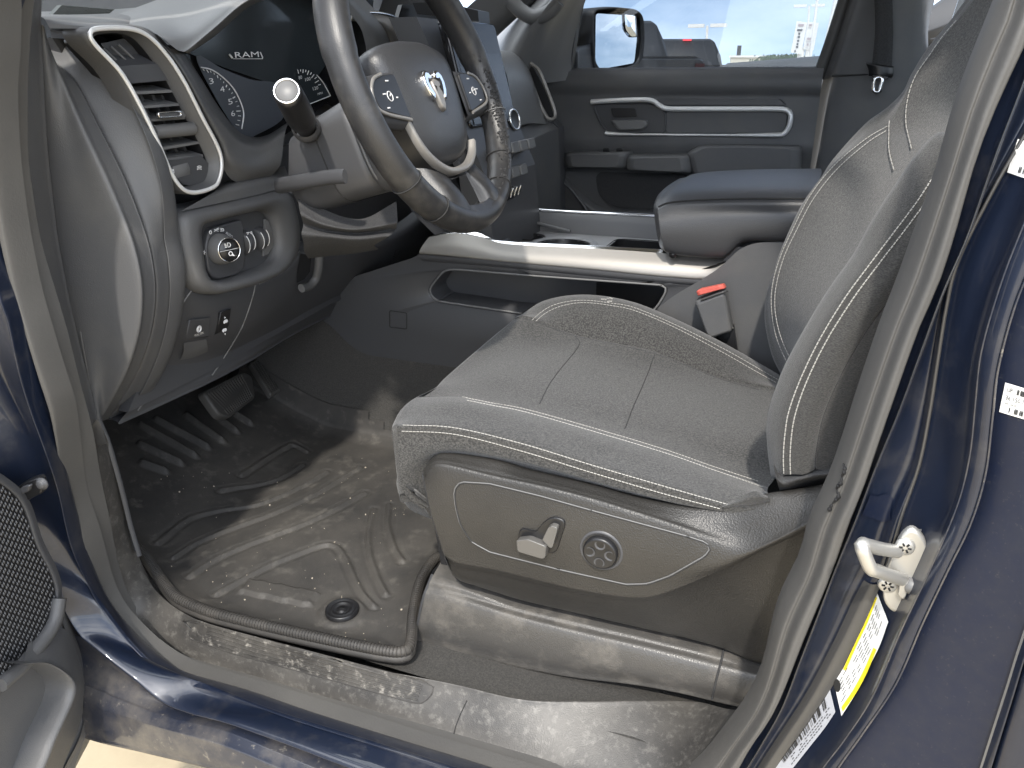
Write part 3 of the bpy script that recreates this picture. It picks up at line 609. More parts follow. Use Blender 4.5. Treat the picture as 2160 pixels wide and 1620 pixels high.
# passenger side centre pillar with belt
pp = MB(); pp.loft([L([(1690, 420), (1712, 300), (1738, 160), (1790, -20), (1820, -160)], Y=2.42), L([(1705, 420), (1728, 300), (1754, 160), (1806, -20), (1836, -160)], Y=2.40), L([(1720, 420), (1742, 300), (1770, 160), (1824, -20), (1850, -160)], Y=2.37), L([(1800, 520), (1850, 300), (1850, 160), (1862, -20), (1870, -160)], Y=2.35), L([(1900, 520), (1930, 300), (1940, 160), (1945, -20), (1950, -160)], Y=2.36), L([(1960, 520), (1970, 300), (1962, 160), (1958, 60), (1975, -20), (1985, -160)], Y=2.42)], n=24, m=3)
pp.build('passenger_pillar_trim', plas, T)
sh = MB(); sh.tube(L([(1755, 160), (1830, 157), (1900, 165)], Y=2.355), .0025, 6); sh.build('pillar_line', thread_d, T)
rw2 = MB(); rw2.prism([V((.24, 2.41, -.01)), V((1.25, 2.41, -.01)), V((1.22, 2.34, .47)), V((.30, 2.34, .47))], V((0, .005, 0))); rw2.build('rear_side_window', gl_side, T)
rd2 = MB(); slab(rd2, [(.10, 2.40, -.85), (1.3, 2.40, -.85), (1.3, 2.41, .0), (.10, 2.41, .0)], (0, .05, 0)); rd2.build('rear_door_panel', plas, T)
qp = MB(); slab(qp, [P(1940, 100, Y=2.43), P(2010, 86, Y=2.43), P(2060, 60, Y=2.43), P(2060, 300, Y=2.43), P(1940, 300, Y=2.43)], (0, .02, 0)); qp.build('rear_window_corner', plas_s, T)
BL = thing('seat_belt', 'black seat belt with a steel tongue hanging on the far pillar', 'seat belt', P(1852, 180, Y=2.30))
bl = MB(); bl.loft([L([(1842, -40), (1846, 60), (1838, 150)], Y=2.31), L([(1880, -40), (1884, 60), (1880, 162)], Y=2.31)], n=14, m=3); bl.build('belt_webbing', fab_d, BL, solid=.002)
bl2 = MB(); bl2.loft([L([(1826, 132), (1832, 148), (1832, 160)], Y=2.305), L([(1885, 140), (1884, 158), (1880, 164)], Y=2.305)], n=6, m=2); bl2.build('belt_stop', black, BL, solid=.012)
tg = MB(); tg.tube(rpoly(L([(1846, 163), (1862, 163), (1856, 195), (1840, 193)], Y=2.30), .01), .0050, 8, closed=True); tg.build('belt_tongue', chrome, BL)
tg2 = MB(); tg2.pill(rpoly(L([(1838, 158), (1874, 161), (1872, 168), (1842, 167)], Y=2.305), .003), V((0, -.008, 0)), .4); tg2.build('tongue_cap', black, BL)
# passenger front pillar with grab handle
pa = MB(); pa.loft([L([(1005, 130), (1030, 60), (1075, 0), (1130, -60)], X=-1.28), L([(1060, 150), (1080, 90), (1120, 30), (1190, -40)], Y=2.22), L([(1130, 175), (1160, 110), (1185, 40), (1235, -40)], Y=2.30), L([(1205, 168), (1206, 110), (1222, 40), (1250, -40)], Y=2.40)], n=20, m=4); pa.build('passenger_front_pillar', plas_g, T)
gh = MB(); gh.tube(cr(L([(1078, 2), (1100, 24), (1128, 36), (1160, 24), (1178, 2)], Y=2.18), 24), .020, 10); gh.build('grab_handle', plas_g, T)
# ------------------------------------------------------------------ dashboard
DB = thing('dashboard', 'charcoal dashboard with air vents, instrument cluster and light switch behind the steering wheel', 'dashboard', (-.95, 1.5, -.5))
XV = -.86
# outboard end panel
d0 = L([(86, 50), (90, 130), (96, 250), (105, 360), (122, 500), (142, 610), (166, 720), (205, 884)], Y=.742)
d1 = L([(95, 90), (120, 135), (170, 260), (222, 380), (262, 480), (285, 560), (292, 630), (286, 700), (264, 780), (232, 850), (215, 884)], Y=.762)
d2 = L([(97, 122), (140, 152), (165, 182), (200, 250), (260, 370), (300, 470), (320, 540), (328, 620), (318, 700), (290, 780), (250, 850), (228, 884)], Y=.795)
ep = MB(); ep.loft([[q+V((-.05, .0, 0)) for q in d0], d0, lp(cr(d0, 40), cr(d1, 40), .5, .003), d1, lp(cr(d1, 40), cr(d2, 40), .55, -.006), lp(cr(d1, 40), cr(d2, 40), .9, -.001), d2, [q+V((-.01, .010, 0)) for q in d2]], n=60, m=5)
ep.build('end_panel', plas, DB)
D3 = [(105, 62), (165, 74), (200, 108), (240, 156), (280, 222), (315, 302), (338, 380), (346, 440), (348, 500), (356, 545), (360, 610), (354, 675), (336, 745), (302, 820), (255, 884)]
D3b = [(112, 44), (175, 62), (215, 100), (255, 156), (298, 226), (334, 306), (356, 380), (366, 440), (372, 500), (384, 555), (384, 610), (374, 680), (352, 755), (318, 820), (274, 882)]
d2b = L([(96, 118), (142, 149), (167, 180), (203, 250), (263, 370), (303, 470), (323, 540), (331, 620), (321, 700), (293, 780), (253, 850), (230, 886)], Y=.803)
d3 = L(D3, Y=.83); d3b = L(D3b, Y=.856); n_ = 60
sb_ = MB(); sb_.loft([[q+V((-.012, .004, 0)) for q in d2b], d2b, lp(cr(d2b, n_), cr(d3, n_), .5, .004), lp(cr(d2b, n_), cr(d3, n_), .92, .002), [q+V((.003, -.003, 0)) for q in d3], [q+V((.004, .002, 0)) for q in d3b], [q+V((-.03, .02, 0)) for q in d3b]], n=70, m=5)
sb_.build('side_band', plas, DB)
# backing face so that nothing shows through
bf = MB(); bf.prism(L([(110, 80), (260, 90), (420, 130), (460, 330), (640, 300), (900, 300), (900, 560), (700, 640), (450, 780), (270, 870), (340, 700), (345, 450)], X=-.955), V((-.02, 0, 0))); bf.build('inner_panel', plas_s, DB)
# left vent
def VX(u, v, d=0): return P(u, v, X=XV-d)
VO = [(170, 66), (190, 56), (262, 57), (305, 72), (345, 112), (382, 168), (422, 246), (455, 308), (463, 345), (456, 384), (440, 400), (402, 410), (376, 404), (350, 372), (318, 300), (280, 222), (238, 150), (182, 92)]
VI = [(203, 84), (218, 73), (268, 71), (298, 86), (330, 124), (366, 178), (404, 252), (436, 314), (446, 345), (440, 376), (428, 386), (403, 393), (386, 390), (366, 366), (338, 300), (300, 222), (262, 160), (212, 100)]
vo = cr([VX(*q) for q in VO], 120, True); vi = cr([VX(*q) for q in VI], 120, True)
VN = thing  # vent is a part of the dashboard
vb = MB(); vb.grid([[q+V((-.03, 0, 0)) for q in vo], vo, [a.lerp(b, .12)+V((.006, 0, 0)) for a, b in zip(vo, vi)], [a.lerp(b, .30)+V((.008, 0, 0)) for a, b in zip(vo, vi)], [a.lerp(b, .42)+V((.004, 0, 0)) for a, b in zip(vo, vi)], [a.lerp(b, .95)+V((-.006, 0, 0)) for a, b in zip(vo, vi)], [q+V((-.012, 0, 0)) for q in vi]], cu=True)
vent = vb.build('air_vent', plas, DB)
vr = MB(); vr.tube([a.lerp(b, .26)+V((.0085, 0, 0)) for a, b in zip(vo, vi)], .0024, 8, closed=True, flat=1.3, up=V((1, 0, 0))); vr.build('bright_bezel', brite, vent)
vc = MB(); vc.grid([[q+V((-.010, 0, 0)) for q in vi], [q+V((-.055, 0, 0)) for q in vi]], cu=True); o = len(vc.v); vc.v += [q+V((-.055, 0, 0)) for q in vi]; vc.f.append(tuple(range(o, o+120))); vc.sm.append(False); vc.build('vent_duct', black, vent)
def bar(mb, u0, v0, u1, v1, h, d, dep=.03, tilt=.2):
    a, b = VX(u0, v0, d), VX(u1, v1, d); mb.prism([a, b, b+V((-dep, 0, h+dep*tilt)), a+V((-dep, 0, h+dep*tilt))], V((0, 0, -h)))
s_ = MB(); bar(s_, 243, 140, 352, 133, .022, .006, .04, .1); s_.build('vent_divider', plas_s, vent)
s_ = MB(); s_.prism([VX(212, 92, .025), VX(268, 80, .025), VX(322, 125, .025), VX(240, 130, .025)], V((-.002, 0, 0))); s_.build('side_window_outlet', plas_s, vent)
for k in range(3):
    s_ = MB(); s_.tube([VX(218+k*16, 102-k*4, .018), VX(248+k*18, 130-k*2, .018)], .0015, 6); s_.build('outlet_rib', plas_g, vent)
for (u0, v0, u1, v1) in ((276, 194, 370, 189), (290, 224, 384, 217), (300, 252, 390, 246), (336, 312, 420, 298), (346, 334, 428, 326)):
    s_ = MB(); bar(s_, u0, v0, u1, v1, .0035, .010, .03, .1); s_.build('vent_slat', plas_g, vent)
for t in (300, 325, 345):
    s_ = MB(); s_.prism([VX(t-6, 200, .03), VX(t, 200, .03), VX(t+55, 330, .03), VX(t+49, 330, .03)], V((-.02, 0, 0))); s_.build('vent_vane', plas_s, vent)
s_ = MB(); s_.tube([VX(322, 279, .008), VX(405, 271, .008)], .0095, 12); s_.build('vent_roller', plas_g, vent)
s_ = MB(); s_.pill(rpoly([VX(*q, .004) for q in [(328, 238), (380, 233), (386, 246), (334, 251)]], .004), V((.008, 0, 0)), .4); tabv = s_.build('vent_tab', plas_g, vent)
s_ = MB(); s_.tube(rpoly([VX(*q, -.006) for q in [(333, 239), (380, 235), (383, 244), (337, 248)]], .003), .0016, 6, closed=True); s_.build('tab_rim', chrome, tabv)
s_ = MB(); s_.prism([VX(*q, .006) for q in [(346, 342), (424, 328), (440, 345), (438, 376), (425, 386), (400, 392), (385, 388), (366, 366)]], V((-.02, 0, 0))); s_.build('vent_lower_panel', plas_s, vent)
tw = VX(391, 360, -.001); s_ = MB(); s_.lathe([(0, -.017), (.019, -.017), (.021, -.015), (.021, .015), (.019, .017), (0, .017)], tw+V((-.0262, 0, 0)), (VX(418, 352)-VX(368, 366)), 32); thw = s_.build('thumb_wheel', plas_g, vent)
s_ = MB(); q0 = VX(361, 362, .005)
s_.tube(rpoly([VX(358, 360, .005), VX(366, 357, .005), VX(367, 366, .005), VX(359, 369, .005)], .001), .0006, 5, closed=True); s_.tube([VX(359, 361, .005), VX(366, 366, .005)], .0006, 5); s_.tube([VX(365, 358, .005), VX(360, 368, .005)], .0006, 5)
s_.build('closed_symbol', mark, vent); s_ = MB()
for k in range(3): s_.tube(cr([VX(416, 352+k*3, .005), VX(420, 350+k*3, .005), VX(425, 351+k*3, .005)], 6), .0006, 5)
s_.build('airflow_symbol', mark, vent)
# top pad and instrument hood
tp_ = MB(); tp_.loft([L([(60, 22), (240, 14), (420, -10), (700, -30)], X=-1.38), L([(70, 28), (240, 24), (420, 12), (700, -10)], X=-1.2), L([(88, 36), (180, 40), (290, 45), (345, 70)], X=-1.0), L([(95, 42), (180, 52), (280, 52), (330, 72), (365, 110)], X=-.885), L([(105, 60), (180, 60), (270, 58), (312, 78), (345, 115)], X=-.87)], n=40, m=4); tp_.build('dash_top_pad', plas_g, DB)
gm = mat('perforated defroster grille', (.16, .17, .16), .7, grain=1, gscale=700, voro=True)
gl_ = MB(); gl_.prism(L([(108, 34), (130, 11), (242, 20), (214, 40)], X=-1.12), V((-.01, 0, 0))); gl_.build('defroster_grille', gm, DB)
hd_ = MB(); hd_.loft([L([(212, 44), (270, 22), (330, 0), (420, -34), (520, -60)], X=-1.10), L([(270, 50), (330, 28), (390, 8), (450, -14), (540, -40)], X=-.98), L([(330, 72), (385, 60), (440, 25), (490, -8), (550, -30)], X=-.87), L([(372, 104), (392, 100), (446, 58), (510, 4), (560, -16)], X=-.84), L([(386, 108), (396, 108), (448, 66), (514, 10), (562, -10)], X=-.845), L([(394, 112), (400, 112), (455, 76), (522, 18), (570, -4)], X=-.93)], n=40, m=4); hd_.build('instrument_hood', plas_g, DB)
hr = MB(); hr.loft([L([(560, -30), (690, -60), (800, 30), (830, 80), (835, 130)], X=-.90), L([(560, -16), (690, -40), (780, 40), (810, 90), (815, 135)], X=-.85), L([(560, -8), (680, -24), (752, 46), (770, 90), (775, 140)], X=-.85)], n=30, m=4); hr.build('hood_end', plas_g, DB)
# binnacle sides round the cluster
bs = MB(); bs.loft([L([(312, 78), (345, 112), (384, 168), (424, 246), (458, 308), (468, 350), (500, 385), (560, 380)], X=-.868), L([(325, 82), (358, 112), (396, 168), (436, 240), (470, 300), (490, 340), (530, 360), (590, 350)], X=-.852), L([(352, 100), (376, 124), (410, 176), (446, 236), (484, 290), (508, 318), (545, 330), (598, 300)], X=-.856), L([(378, 106), (388, 124), (416, 172), (450, 230), (490, 280), (522, 300), (560, 300), (604, 270)], X=-.866), L([(390, 112), (396, 122), (424, 165), (458, 220), (497, 270), (530, 288), (565, 284), (612, 255)], X=-.925)], n=60, m=5); bs.build('instrument_surround', plas, DB)
dk = MB(); dk.prism(rpoly(L([(394, 150), (424, 195), (434, 212), (428, 226), (412, 218), (390, 180)], X=-.848), .008), V((-.004, 0, 0)))
XC = -.925
CL = MB(); CL.prism(L([(385, 108), (520, -20), (790, -20), (775, 140), (740, 240), (690, 215), (640, 260), (560, 310), (510, 310)], X=XC), V((-.01, 0, 0))); clus = CL.build('instrument_cluster', gloss, DB)
def CX(u, v, d=0): return P(u, v, X=XC+d)
tach = mat('grey gauge face', (.055, .062, .075), .4); lensd = mat('dark display glass', (.030, .036, .040), .12)
ds = MB(); ds.prism([CX(*q, .004) for q in [(400, 112), (520, 0), (730, -10), (700, 120), (660, 175), (588, 182), (480, 145), (412, 118)]], V((-.002, 0, 0))); ds.build('display', lensd, clus)
tf = MB(); tf.prism([CX(*q, .006) for q in cr([V((414, 118, 0)), V((470, 145, 0)), V((530, 168, 0)), V((590, 180, 0)), V((600, 245, 0)), V((540, 285, 0)), V((512, 290, 0)), V((460, 215, 0))], 50, True)] if False else [CX(q.x, q.y, .006) for q in cr([V((414, 118, 0)), V((470, 145, 0)), V((530, 168, 0)), V((590, 180, 0)), V((600, 245, 0)), V((540, 285, 0)), V((512, 290, 0)), V((460, 215, 0))], 50, True)], V((-.001, 0, 0))); tf.build('gauge_panel', tach, clus)
arc = [(424, 142), (446, 147), (470, 163), (492, 186), (507, 214), (514, 240), (510, 272)]
tm = MB(); tm.tube(cr([CX(*q, .008) for q in arc], 40), .0011, 6)
inn = [(434, 152), (452, 160), (466, 172), (480, 190), (492, 212), (497, 236), (496, 262)]
A_ = cr([CX(*q, .008) for q in [(428, 146), (446, 150), (468, 168), (488, 192), (502, 218), (508, 242), (504, 264)]], 17); B2_ = cr([CX(*q, .008) for q in inn], 17)
for k in range(17): tm.tube([A_[k], A_[k].lerp(B2_[k], .8 if k % 3 == 1 else .5)], .0009 if k % 3 == 1 else .0006, 5)
tm.build('gauge_ticks', mark, clus)
nX = V((1, 0, 0))
def ctext(b, u0, v0, u1, v1, h, par=None, m_=mark, nm='gauge_number'): text(b, CX(u0, v0, .009), CX(u1, v1, .009), nX, h, m_, par or clus, nm)
ctext('3', 442, 178, 451, 176, .0085); ctext('4', 465, 195, 474, 193, .0085); ctext('5', 482, 221, 491, 219, .0085); ctext('6', 488, 246, 496, 244, .0085)
ctext('RAM', 496, 122, 546, 120, .0085, nm='display_text')
bk_ = MB(); bk_.tube([CX(484, 115, .008), CX(490, 122, .008)], .0016, 6); bk_.tube([CX(549, 110, .008), CX(554, 121, .008), CX(553, 124, .008)], .0010, 6); bk_.tube([CX(492, 124, .008), CX(552, 124, .008)], .0005, 5); bk_.build('display_frame', mark, clus)
sf = MB(); sf.prism([CX(*q, .006) for q in [(622, 152), (640, 144), (665, 150), (690, 180), (697, 203), (650, 221), (625, 190)]], V((-.001, 0, 0))); sf.build('speedometer', lensd, clus)
sm_ = MB()
A_ = cr([CX(*q, .008) for q in [(628, 147), (640, 146), (654, 151), (668, 163), (676, 178)]], 10); B2_ = cr([CX(*q, .008) for q in [(630, 156), (640, 155), (650, 160), (660, 169), (667, 181)]], 10)
for k in range(10): sm_.tube([A_[k], A_[k].lerp(B2_[k], .9 if k % 2 == 0 else .5)], .0008, 5)
sm_.tube(cr([CX(*q, .008) for q in [(668, 158), (682, 175), (697, 202)]], 10), .0009, 5); sm_.tube([CX(697, 202, .008), CX(652, 220, .008)], .0009, 5); sm_.build('gauge_ticks', mark, clus)
ctext('80', 630, 168, 637, 166, .006); ctext('100', 644, 172, 655, 169, .006); ctext('120', 660, 191, 671, 188, .006); ctext('MPH', 670, 201, 680, 198, .004)
# light switch pod
def SX(u, v, d=0): return P(u, v, X=-.862+d)
so2 = rpoly([SX(*q) for q in [(364, 462), (380, 444), (470, 425), (585, 398), (612, 404), (622, 430), (634, 490), (625, 540), (598, 575), (545, 600), (450, 624), (415, 618), (390, 595), (374, 540)]], .02)
si2 = rpoly([SX(*q) for q in [(420, 490), (426, 474), (480, 460), (548, 444), (566, 450), (578, 478), (582, 520), (574, 548), (555, 562), (470, 590), (446, 592), (430, 575)]], .014)
po = cr(so2, 100, True); pi_ = cr(si2, 100, True)
# match the starts
def align(a, b):
    k = min(range(len(b)), key=lambda j: sum((a[i]-b[(i+j) % len(b)]).length for i in range(0, len(a), 5))); return b[k:]+b[:k]
pi_ = align(po, pi_)
pod = MB(); pod.grid([[q+V((-.05, 0, 0)) for q in po], [q+V((-.012, 0, 0)) for q in po], [a.lerp(b, .06)+V((.004, 0, 0)) for a, b in zip(po, pi_)], [a.lerp(b, .25)+V((.014, 0, 0)) for a, b in zip(po, pi_)], [a.lerp(b, .55)+V((.017, 0, 0)) for a, b in zip(po, pi_)], [a.lerp(b, .82)+V((.012, 0, 0)) for a, b in zip(po, pi_)], [a.lerp(b, .95)+V((.002, 0, 0)) for a, b in zip(po, pi_)], [q+V((-.012, 0, 0)) for q in pi_]], cu=True)
podo = pod.build('switch_surround', plas, DB)
sf_ = MB(); sf_.prism([q+V((-.010, 0, 0)) for q in pi_], V((-.004, 0, 0))); sf_.build('switch_plate', plas_s, podo)
sl_ = MB(); sl_.pill(rpoly([SX(*q, -.010) for q in [(432, 482), (498, 462), (502, 470), (507, 520), (506, 560), (492, 578), (446, 590), (430, 575), (422, 520)]], .010), V((.010, 0, 0)), .3); sl_.build('switch_plinth', plas_s, podo)
kc = SX(462, 525, .0); kax = (SX(480, 527, .034)-kc).normalized(); kax = (kax+V((.6, 0, 0))).normalized()
kn = MB(); kn.lathe([(0, -.005), (.0238, -.005), (.0238, .006), (.0228, .012), (.0195, .026), (.0188, .030), (.0180, .0305), (.0175, .029), (0, .029)], kc, kax, 40); kno = kn.build('headlight_knob', plas_g, podo)
kr = MB(); e1 = kax.orthogonal().normalized(); e2 = kax.cross(e1); kr.tube([kc+kax*.0303+(e1*math.cos(i*math.pi/20)+e2*math.sin(i*math.pi/20))*.0183 for i in range(40)], .0010, 6, closed=True); kr.build('knob_ring', chrome, kno)
kf = MB(); kf.lathe([(0, .0296), (.0174, .0296), (.0174, .029)], kc, kax, 30); kf.build('knob_cap', black, kno)
kx = V((0, 1, 0)); kx = (kx-kax*kx.dot(kax)).normalized(); ky = kax.cross(kx)
ic = MB(); KC = kc+kax*.0302
ic.tube([KC+kx*x+ky*y for x, y in ((-.001, .011), (.003, .010), (.004, .007), (.002, .0045), (-.001, .0045))], .0007, 5, closed=True)
for k in range(3): ic.tube([KC+kx*-.006+ky*(.0055+k*.0022), KC+kx*-.003+ky*(.0050+k*.0022)], .0007, 5)
ic.tube([KC+kx*(.001+.003*math.cos(a))+ky*(-.006+.003*math.sin(a)) for a in [i*math.pi/6 for i in range(12)]], .0007, 5, closed=True); ic.prism([KC+kx*.001+ky*-.009, KC+kx*.007+ky*-.011, KC+kx*.004+ky*-.006], kax*.0004); ic.tube([KC+kx*-.016, KC+kx*.016], .0003, 4); ic.build('knob_symbols', mark, kno)
sy = MB()
def at(u, v, r=0): return SX(u, v, .0012)
def ring(mb, u, v, r, rr=.0006): 
    c = at(u, v); mb.tube([c+V((0, math.cos(a)*r, math.sin(a)*r)) for a in [i*math.pi/8 for i in range(16)]], rr, 5, closed=True)
ring(sy, 444, 490, .0024)
for q in (((452, 484), (457, 485)), ((452, 488), (456, 486)), ((461, 484), (456, 485)), ((461, 481), (457, 483)), ((461, 488), (457, 487))): sy.tube([at(*q[0]), at(*q[1])], .0006, 5)
ring(sy, 470, 485, .0021)
for k in range(3): sy.tube([at(465, 482+k*3), at(468, 482+k*3)], .0007, 5)
ring(sy, 430, 533, .0018)
for k in range(6):
    a = k*math.pi/3; c_ = at(430, 533); sy.tube([c_+V((0, math.cos(a), math.sin(a)))*.0026, c_+V((0, math.cos(a), math.sin(a)))*.0036], .0005, 5)
sy.tube([at(488, 503), at(492, 507)], .0011, 5)
sy.tube([at(524, 498), at(526, 519)], .0013, 6); sy.tube([at(531, 502), at(533, 523)], .0013, 6); sy.tube([at(531, 498), at(531, 499)], .0013, 6); ring(sy, 526, 524, .0013)
sy.tube([at(520, 491), at(526, 490)], .0008, 5); sy.tube([at(522, 494), at(524, 493)], .0006, 5); ring(sy, 530, 491, .0016)
sy.build('switch_symbols', mark, podo)
text('AUTO', SX(475, 493, .0015), SX(489, 503, .0015), nX, .0045, mark, podo, 'switch_text')
for (u, v) in ((513, 511), (543, 503)):
    tw2 = SX(u, v, -.012); q = MB(); q.lathe([(0, -.008), (.018, -.008), (.0195, -.006), (.0195, .006), (.018, .008), (0, .008)], tw2, V((0, 1, .15)), 28); dw = q.build('dimmer_wheel', plas_s, podo)
    for y_ in (-.0075, .0065):
        q = MB(); q.tube([tw2+V((0, 1, .15)).normalized()*y_+V((math.cos(a), 0, math.sin(a)))*.0196 for a in [i*.1-.75 for i in range(16)]], .0007, 5); q.build('wheel_edge', mark, dw)
bw_ = MB(); bw_.prism([SX(*q, -.009) for q in [(556, 462), (562, 466), (571, 490), (572, 520), (562, 535), (552, 540)]], V((.004, 0, 0))); bw_.build('plate_rim', plas_g, podo)
# upper shelf between vent and pod
us = MB(); us.loft([L([(440, 398), (466, 386), (520, 372), (566, 360), (600, 350)], X=-.90), L([(452, 404), (480, 394), (530, 380), (576, 372), (612, 380)], X=-.862), L([(380, 446), (470, 427), (540, 412), (590, 400), (618, 410)], X=-.856)], n=30, m=4); us.build('switch_shelf', plas, DB)
# knee panel under the column
r0 = L([(372, 600), (402, 612), (450, 626), (545, 602), (604, 575), (640, 540), (690, 530), (760, 520), (835, 505), (890, 470), (930, 420)], X=-.872)
r1 = L([(372, 690), (400, 690), (450, 695), (530, 680), (600, 640), (660, 600), (720, 580), (790, 560), (850, 550), (888, 540), (930, 500)], X=-.900)
r2 = L([(340, 770), (370, 770), (440, 760), (520, 725), (590, 690), (650, 655), (700, 630), (760, 600), (815, 580), (862, 565), (900, 540)], X=-.955)
r3 = L([(255, 884), (330, 852), (445, 800), (530, 755), (600, 712), (660, 680), (705, 658), (760, 628), (815, 600), (850, 580), (890, 560)], Z=-.505)
kn_ = MB(); kn_.loft([[q+V((-.03, 0, .02)) for q in r0], r0, r1, r2, r3, [q+V((-.03, 0, -.003)) for q in r3], [q+V((-.3, 0, .02)) for q in r3]], n=70, m=5); kpo = kn_.build('knee_panel', plas_s, DB)
btk = bvh(kn_)
def onk(pts, lift=.0008): return [x for x in (cast(btk, u, v, lift) for u, v in pts) if x]
s1_ = MB(); s1_.tube(onk([(538, 600), (536, 612), (525, 650), (510, 690), (490, 725), (468, 760), (447, 792)]), .0014, 6); s1_.build('panel_seam', plas_g, kpo)
s2_ = MB(); s2_.tube(onk([(404, 612), (392, 628), (384, 640), (379, 665), (375, 690), (362, 735), (345, 775), (322, 818), (290, 866)]), .0014, 6); s2_.build('panel_seam', plas_g, kpo)
s3_ = MB(); s3_.tube(onk([(545, 600), (575, 585), (600, 560), (620, 540), (632, 530)]), .0010, 6); s3_.build('panel_seam', plas_g, kpo)
# parking brake switch and ride height rocker
q = MB(); q.grid([[cast(btk, *bil([(392, 676), (440, 670), (436, 745), (375, 762)], s/10, t/12), .0005) for s in range(11)] for t in range(13)]); q.build('brake_switch_panel', plas_s, kpo)
q = MB(); q.pill([x for x in (cast(btk, u, v, .0) for u, v in [(394, 678), (438, 672), (436, 712), (388, 718)])], V((.006, 0, .003)), .3); q.build('parking_brake_switch', plas_s, kpo)
q = MB(); q.loft([onk([(386, 722), (410, 718), (434, 714)], .0015), onk([(384, 738), (410, 734), (436, 728)], .004), onk([(378, 758), (408, 752), (436, 740)], .002)], n=10, m=4); q.build('switch_scoop', plas, kpo)
dtext(btk, 'PULL ON', [(403, 696), (421, 690), (422, 694), (404, 700)], 'switch_text', mark, kpo, .0105)
q = MB(); cc_ = cast(btk, 412, 685, .0105)
if cc_:
    for r_ in (.0034, .0050): q.tube([cc_+V((.2*math.sin(a)*r_, math.cos(a)*r_, math.sin(a)*r_)) for a in [i*math.pi/8 for i in range(16)]], .0006, 5, closed=True)
    q.build('brake_symbol', mark, kpo)
dtext(btk, 'P', [(410, 683), (415, 681), (415, 688), (410, 690)], 'brake_letter', mark, kpo, .0106)
q = MB(); q.pill([x for x in (cast(btk, u, v, .0) for u, v in [(460, 660), (481, 653), (476, 692), (468, 700), (452, 706)])], V((.007, 0, .003)), .3); rko = q.build('height_rocker', black, kpo)
for (u, v, sgn) in ((467, 671, 1), (465, 689, -1)):
    q = MB(); c_ = cast(btk, u, v, .0095)
    q.prism([c_+V((.0, y, z)) for y, z in ((-.005, -.0015), (-.005, .001), (-.002, .003), (.003, .0028), (.005, .0012), (.005, -.0018), (.003, -.0018), (.002, -.003), (.001, -.0018), (-.002, -.0018), (-.003, -.003), (-.004, -.0018))], V((.0006, 0, 0)))
    q.prism([c_+V((0, y, sgn*z)) for y, z in ((-.0016, .0055), (.0016, .0055), (0, .0085))], V((.0006, 0, 0))); q.build('truck_symbol', mark, rko)
# hood release lever
q = MB(); q.tube(cr(onk([(662, 536), (661, 560), (655, 582), (641, 597), (624, 602)], .012), 24), .0085, 10, flat=.8); q.build('hood_release', plas, kpo)
q = MB(); hp_ = onk([(632, 535), (655, 538), (652, 572), (640, 588), (624, 596), (626, 565)], .002); q.add(hp_, [tuple(range(len(hp_)))]); q.build('release_recess', void, kpo)
ad = []
for i in range(5): 
    q = MB(); q.tube(onk([(829+i*1.0, 545-i*4.0), (840+i*1.0, 540-i*4)], .001), .0007, 5); q.build('grille_slot', mat_e, kpo)
# centre stack, screen, knobs
CS = -.74
q = MB(); q.prism([V((-.755, 1.44, .095)), V((-.755, 1.725, .095)), V((-.615, 1.725, -.20)), V((-.60, 1.725, -.36)), V((-.60, 1.44, -.36)), V((-.615, 1.44, -.20))], V((-.06, 0, 0))); cso = q.build('centre_stack', plas_s, DB)
scr = mat('dark touchscreen glass', (.045, .052, .062), .12)
q = MB(); q.pill(rpoly([V((-.722, 1.46, .09)), V((-.722, 1.71, .09)), V((-.67, 1.71, -.11)), V((-.67, 1.46, -.11))], .01), V((.016, 0, .004)), .3); sco = q.build('touchscreen', gloss, cso)
q = MB(); q.prism([V((-.705, 1.475, .080)), V((-.705, 1.700, .080)), V((-.6555, 1.700, -.10)), V((-.6555, 1.475, -.10))], V((.0018, 0, .0005))); q.build('screen_glass', scr, sco)
q = MB(); q.tube(L([(1012, 66), (1040, 130), (1062, 190), (1072, 240)], Y=1.725), .003, 8); q.build('stack_edge', silver, cso)
q = MB(); q.prism(L([(870, 6), (925, 4), (1008, 22), (1010, 46), (965, 40), (880, 30)], Y=1.66), V((0, .06, 0))); q.build('phone_tray', black, DB)
q = MB(); q.loft([L([(930, 46), (985, 50), (1028, 66)], Y=1.70), L([(940, 34), (990, 38), (1022, 55)], Y=1.74)], n=12, m=3); q.build('stack_cap', plas_g, cso, solid=.004)
for (u, v) in ((1078, 254), (1082, 318)):
    q = MB(); c_ = P(u, v, Y=1.69); ax_ = V((1, -.12, .25)); q.lathe([(0, -.05), (.017, -.05), (.018, -.01), (.021, -.008), (.023, .0), (.023, .008), (.021, .011), (.019, .010), (0, .010)], c_, ax_, 30); kk_ = q.build('control_knob', black, cso)
    q = MB(); e1 = ax_.normalized().orthogonal().normalized(); e2 = ax_.normalized().cross(e1); q.tube([c_+ax_.normalized()*.0095+(e1*math.cos(i*math.pi/18)+e2*math.sin(i*math.pi/18))*.0215 for i in range(36)], .0024, 8, closed=True); q.build('knob_ring', chrome, kk_)
for k in range(7):
    q = MB(); q.pill(rpoly([V((-.655+.0, 1.50+(k % 4)*.05, -.15-(k//4)*.05)), V((-.655, 1.54+(k % 4)*.05, -.15-(k//4)*.05)), V((-.65, 1.54+(k % 4)*.05, -.172-(k//4)*.05)), V((-.65, 1.50+(k % 4)*.05, -.172-(k//4)*.05))], .004), V((.05, 0, .012)), .15); q.build('climate_button', plas_g, cso)
